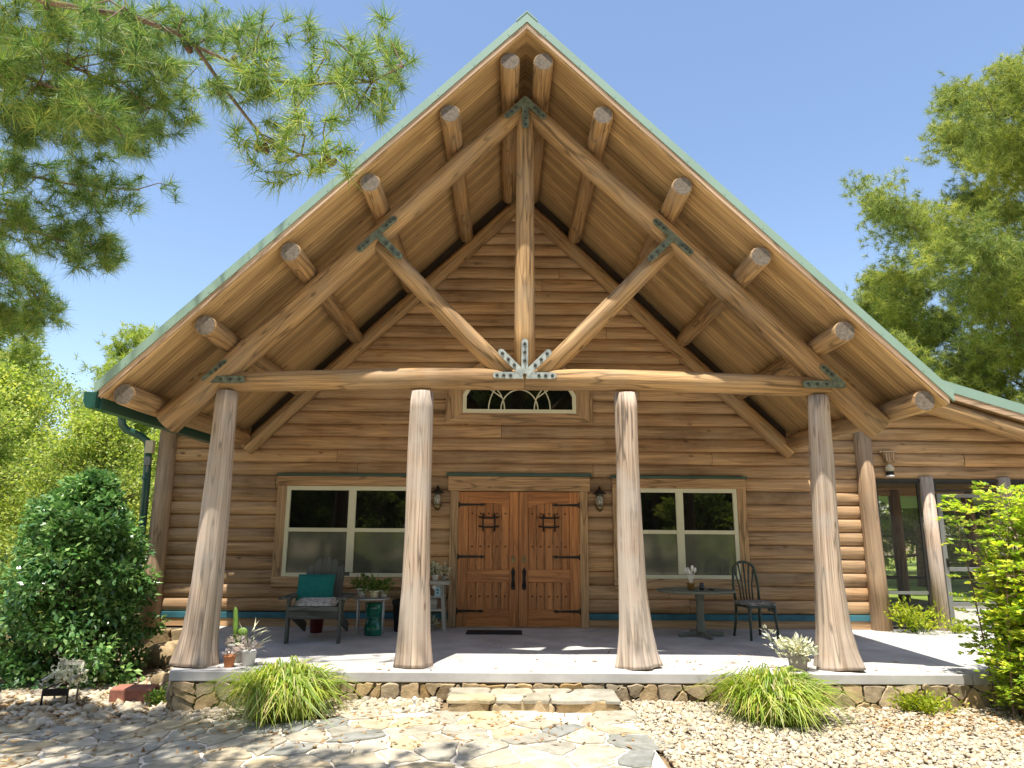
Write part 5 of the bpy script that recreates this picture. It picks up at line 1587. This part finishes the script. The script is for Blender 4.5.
potted('potted_plant', 'white-leaved dusty miller spilling from a taupe pot beside the right log post', (2.955, -3.30, 0), prof(.085, .108, .175, .006), M_TAUPE,
       both(pot_foliage(230, .17, .17, .075, L_SILVER, 75, .45), pot_foliage(90, .12, .30, .07, L_SILVER, 76, .45, 'trailing_stems', .10, (-1.15, -.15))))

# round table with its things, metal chair
t = thing('pedestal_table', 'grey-green round pedestal table under the right window', 'table', (2.52, -.88, 0))
b = MB(); b.lathe([(.50, .605), (.53, .612), (.54, .632), (.53, .642), (.50, .643)], (0, 0, 0), 40, sx=1.05, sy=.85); b.build('top', M_TABLEG, t)
b = MB(); b.lathe([(.085, .06), (.07, .10), (.055, .2), (.052, .45), (.07, .58), (.14, .604)], (.05, 0, 0), 16); b.build('column', M_TABLEG, t)
for k in range(4):
    a = k * PI / 2 + .18; b = MB(); b.prism([(.05 + .03 * math.cos(a) - .028 * math.sin(a), .03 * math.sin(a) + .028 * math.cos(a), .03), (.05 + .03 * math.cos(a) + .028 * math.sin(a), .03 * math.sin(a) - .028 * math.cos(a), .03), (.05 + .34 * math.cos(a) + .02 * math.sin(a), .34 * math.sin(a) - .02 * math.cos(a), 0), (.05 + .34 * math.cos(a) - .02 * math.sin(a), .34 * math.sin(a) + .02 * math.cos(a), 0)], (0, 0, .055)); b.build('foot', M_TABLEG, t, bevel=.008)
def brushes(t, r, z):
    rng = np.random.default_rng(81)
    for k in range(8):
        a = k * 2.4; d = np.array([math.cos(a) * .28, math.sin(a) * .28, 1.0]); L = rng.uniform(.16, .24)
        q = np.array([0, 0, z - .05]) + d * L
        b = MB(); b.tube([(0, 0, z - .05), tuple(q)], [.005, .004], 6, caps=False); b.tube([tuple(q), tuple(q + d * .03), tuple(q + d * .065)], [.012, .024, .010], 8); b.build('dried_flower', M_FELT, t)
potted('flower_vase', 'tan clay pot of white dried flowers on the pedestal table', (2.43, -.98, .644), prof(.045, .055, .10), M_TAN, brushes, 'vase')
potted('glass_jar', 'dark glass jar with a pale lid on the pedestal table', (2.575, -1.0, .644), [(.030, 0), (.034, .01), (.034, .065), (.026, .075), (.026, .10), (.020, .10)], M_JAR, None, 'jar')
potted('ash_tray', 'small dark dish beside the jar on the pedestal table', (2.70, -1.02, .644), [(.03, 0), (.05, .012), (.045, .014), (.03, .006)], M_JAR, None, 'dish')

t = thing('metal_chair', 'dark green arched-back metal chair right of the pedestal table', 'chair', (3.31, -1.0, 0), .18)
for s in (-1, 1):
    b = MB(); b.tube([(s * .19, -.20, .44), (s * .195, -.21, .22), (s * .205, -.225, 0)], [.021, .019, .017], 10); b.build('front_leg', M_DKGREEN, t)
    b = MB(); b.tube([(s * .18, .19, .46), (s * .185, .21, .22), (s * .20, .26, 0)], [.021, .019, .017], 10); b.build('back_leg', M_DKGREEN, t)
b = MB(); b.box((0, -.01, .435), (.42, .42, .03)); b.build('seat', M_DKGREEN, t, bevel=.012)
b = MB()
pts = [(-.18, .19, .45), (-.195, .22, .70), (-.17, .245, .90)]
pts += [(-.17 * math.cos(PI * k / 10), .25 + .015 * math.sin(PI * k / 10), .90 + .125 * math.sin(PI * k / 10)) for k in range(1, 10)]
pts += [(.17, .245, .90), (.195, .22, .70), (.18, .19, .45)]
b.tube(pts, .019, 10); b.build('back_frame', M_DKGREEN, t)
for k in range(5):
    x = (k - 2) * .055
    b = MB(); b.tube([(x * .8, .195, .45), (x * .9, .225, .70), (x * 1.5, .255, 1.01 - abs(k - 2) * .022)], .012, 8); b.build('back_slat', M_DKGREEN, t)
b = MB(); b.box((0, -.01, .475), (.42, .40, .045)); b.box((.21, -.06, .42), (.012, .16, .12))
cu = b.build('chair_cushion', M_CAMO, bevel=.015); tag(cu, 'grey printed pad on the seat of the dark green metal chair', 'cushion'); cu.location = (3.31, -1.0, 0); cu.rotation_euler = (0, 0, .18)

# small garden things at the left
gx0, gy0 = -5.07, -3.02
g0 = float(gz(gx0, gy0))
t = thing('chair_planter', 'tiny rusty white metal chair planter on the stones by the holly', 'planter', (gx0, gy0, g0), .12)
for s in (-1, 1):
    b = MB(); b.tube([(s * .13, -.13, .0), (s * .125, -.125, .20)], .011, 8); b.build('front_leg', M_IRON, t)
    b = MB(); b.tube([(s * .115, .13, .0), (s * .12, .125, .2), (s * .13, .17, .42)], .011, 8); b.build('back_leg', W_WHITE, t)
b = MB()
b.tube([(-.125, -.125, .19), (.125, -.125, .19), (.12, .125, .19), (-.12, .125, .19), (-.125, -.125, .19)], .010, 8); b.box((0, -.13, .155), (.25, .012, .06)); b.build('seat_frame', M_IRON, t)
b = MB(); b.box((0, .17, .41), (.25, .018, .045)); 
for k in range(4): b.bar((-.09 + k * .06, .13, .2), (-.09 + k * .06, .17, .40), .012, .03)
b.build('back_slats', W_WHITE, t)
for s in (-1, 1):
    b = MB(); b.bar((s * .14, -.14, .29), (s * .135, .15, .31), .035, .014); b.tube([(s * .135, -.125, .2), (s * .14, -.13, .29)], .008, 6); b.build('arm', W_WHITE, t)
tp = thing('dusty_plant', 'pale grey trailing plant growing on the tiny chair planter', 'plant', (gx0, gy0, g0 + .22))
rngp = np.random.default_rng(91); n = 190
C = np.stack([rngp.normal(.03, .12, n), rngp.normal(0, .07, n), np.abs(rngp.normal(.08, .08, n))], 1); D = norm(rngp.normal(0, 1, (n, 3)) + [0, -.2, .5])
V, F = leaves(C, D, .055, .034, rngp, .08); np_build('foliage', V, F, L_SILVER, tp)
b = MB(); b.sphere((0, 0, .0), .05, 10, 6, (1.4, 1.2, .5)); b.build('root_ball', M_SOIL, tp)

bx0, by0 = -4.34, -2.86
b = MB(); b.box((0, 0, .085), (.46, .22, .19)); ob = b.build('stone_block', M_BLOCK, bevel=.018); tag(ob, 'rectangular red sandstone block on the stones between the holly and the porch', 'stone'); ob.location = (bx0, by0, float(gz(bx0, by0)) - .02); ob.rotation_euler = (.05, 0, .04)
t = thing('garden_stake', 'short white plastic stake in the gravel left of the step', 'stake', (-1.07, -4.05, float(gz(-1.07, -4.05))))
b = MB(); b.tube([(0, 0, -.03), (0, 0, .11)], .013, 10); b.build('stem', M_STAKE, t)
b = MB(); b.lathe([(.022, .108), (.022, .125), (.012, .14)], (0, 0, 0), 12); b.build('cap', M_STAKE, t)
# boulders where the foundation meets the ground at the left
for i, (x, y_, r, lb) in enumerate(((-4.95, -.62, .30, 'large grey boulder against the house base beside the holly'), (-4.38, -1.15, .20, 'tan boulder between the grey boulder and the left porch post'), (-4.42, -2.0, .13, 'small tan stone behind the left porch post'))):
    rb = np.random.default_rng(100 + i); b = MB(); b.sphere((0, 0, 0), r, 12, 8, (1.3, .8, .75), .25)
    ob = b.build('boulder', S_WALL); tag(ob, lb, 'boulder'); ob.location = (x, y_, float(gz(x, y_)) + r * .35)
# ------------------------------------------------------------------ light, sky, camera
sun_dir = Vector((-.10, -.285, 1)).normalized()     # towards the sun
sd = bpy.data.lights.new('sun', 'SUN'); sd.energy = 4.3; sd.angle = math.radians(.53); sd.color = (1, .95, .86)
so = bpy.data.objects.new('sun', sd); COL.objects.link(so)
so.rotation_euler = sun_dir.to_track_quat('Z', 'Y').to_euler()
w = bpy.data.worlds.new('World'); SC.world = w; w.use_nodes = True
nt = w.node_tree
sky = nt.nodes.new('ShaderNodeTexSky'); sky.sky_type = 'NISHITA'; sky.sun_disc = False
sky.sun_elevation = math.asin(sun_dir.z); sky.sun_rotation = math.atan2(sun_dir.x, sun_dir.y)
sky.air_density = 1.0; sky.dust_density = .9; sky.ozone_density = 1.0
nt.links.new(sky.outputs[0], nt.nodes['Background'].inputs[0]); nt.nodes['Background'].inputs[1].default_value = .119

cd = bpy.data.cameras.new('camera'); cam = bpy.data.objects.new('camera', cd); COL.objects.link(cam); SC.camera = cam
pitch, yaw, roll = .2063, .0078, .0066
fwd = Vector((math.sin(yaw) * math.cos(pitch), math.cos(yaw) * math.cos(pitch), math.sin(pitch)))
rt = Vector((math.cos(yaw), -math.sin(yaw), 0)); upv = rt.cross(fwd)
r2 = rt * math.cos(roll) + upv * math.sin(roll); u2 = upv * math.cos(roll) - rt * math.sin(roll)
M = Matrix((r2, u2, -fwd)).transposed().to_4x4(); M.translation = Vector((-.2099, -11.2969, 1.4428))
cam.matrix_world = M
cd.sensor_width = 36; cd.lens = 702.5 / 1024 * 36; cd.clip_end = 3000; cd.clip_start = .05
SC.view_settings.view_transform = 'Standard'; SC.view_settings.look = 'None'; SC.view_settings.gamma = 1
SC.view_settings.exposure = 1.1
try:
    SC.cycles.use_denoising = True; SC.cycles.max_bounces = 12; SC.cycles.diffuse_bounces = 8; SC.cycles.transparent_max_bounces = 12
except Exception: pass
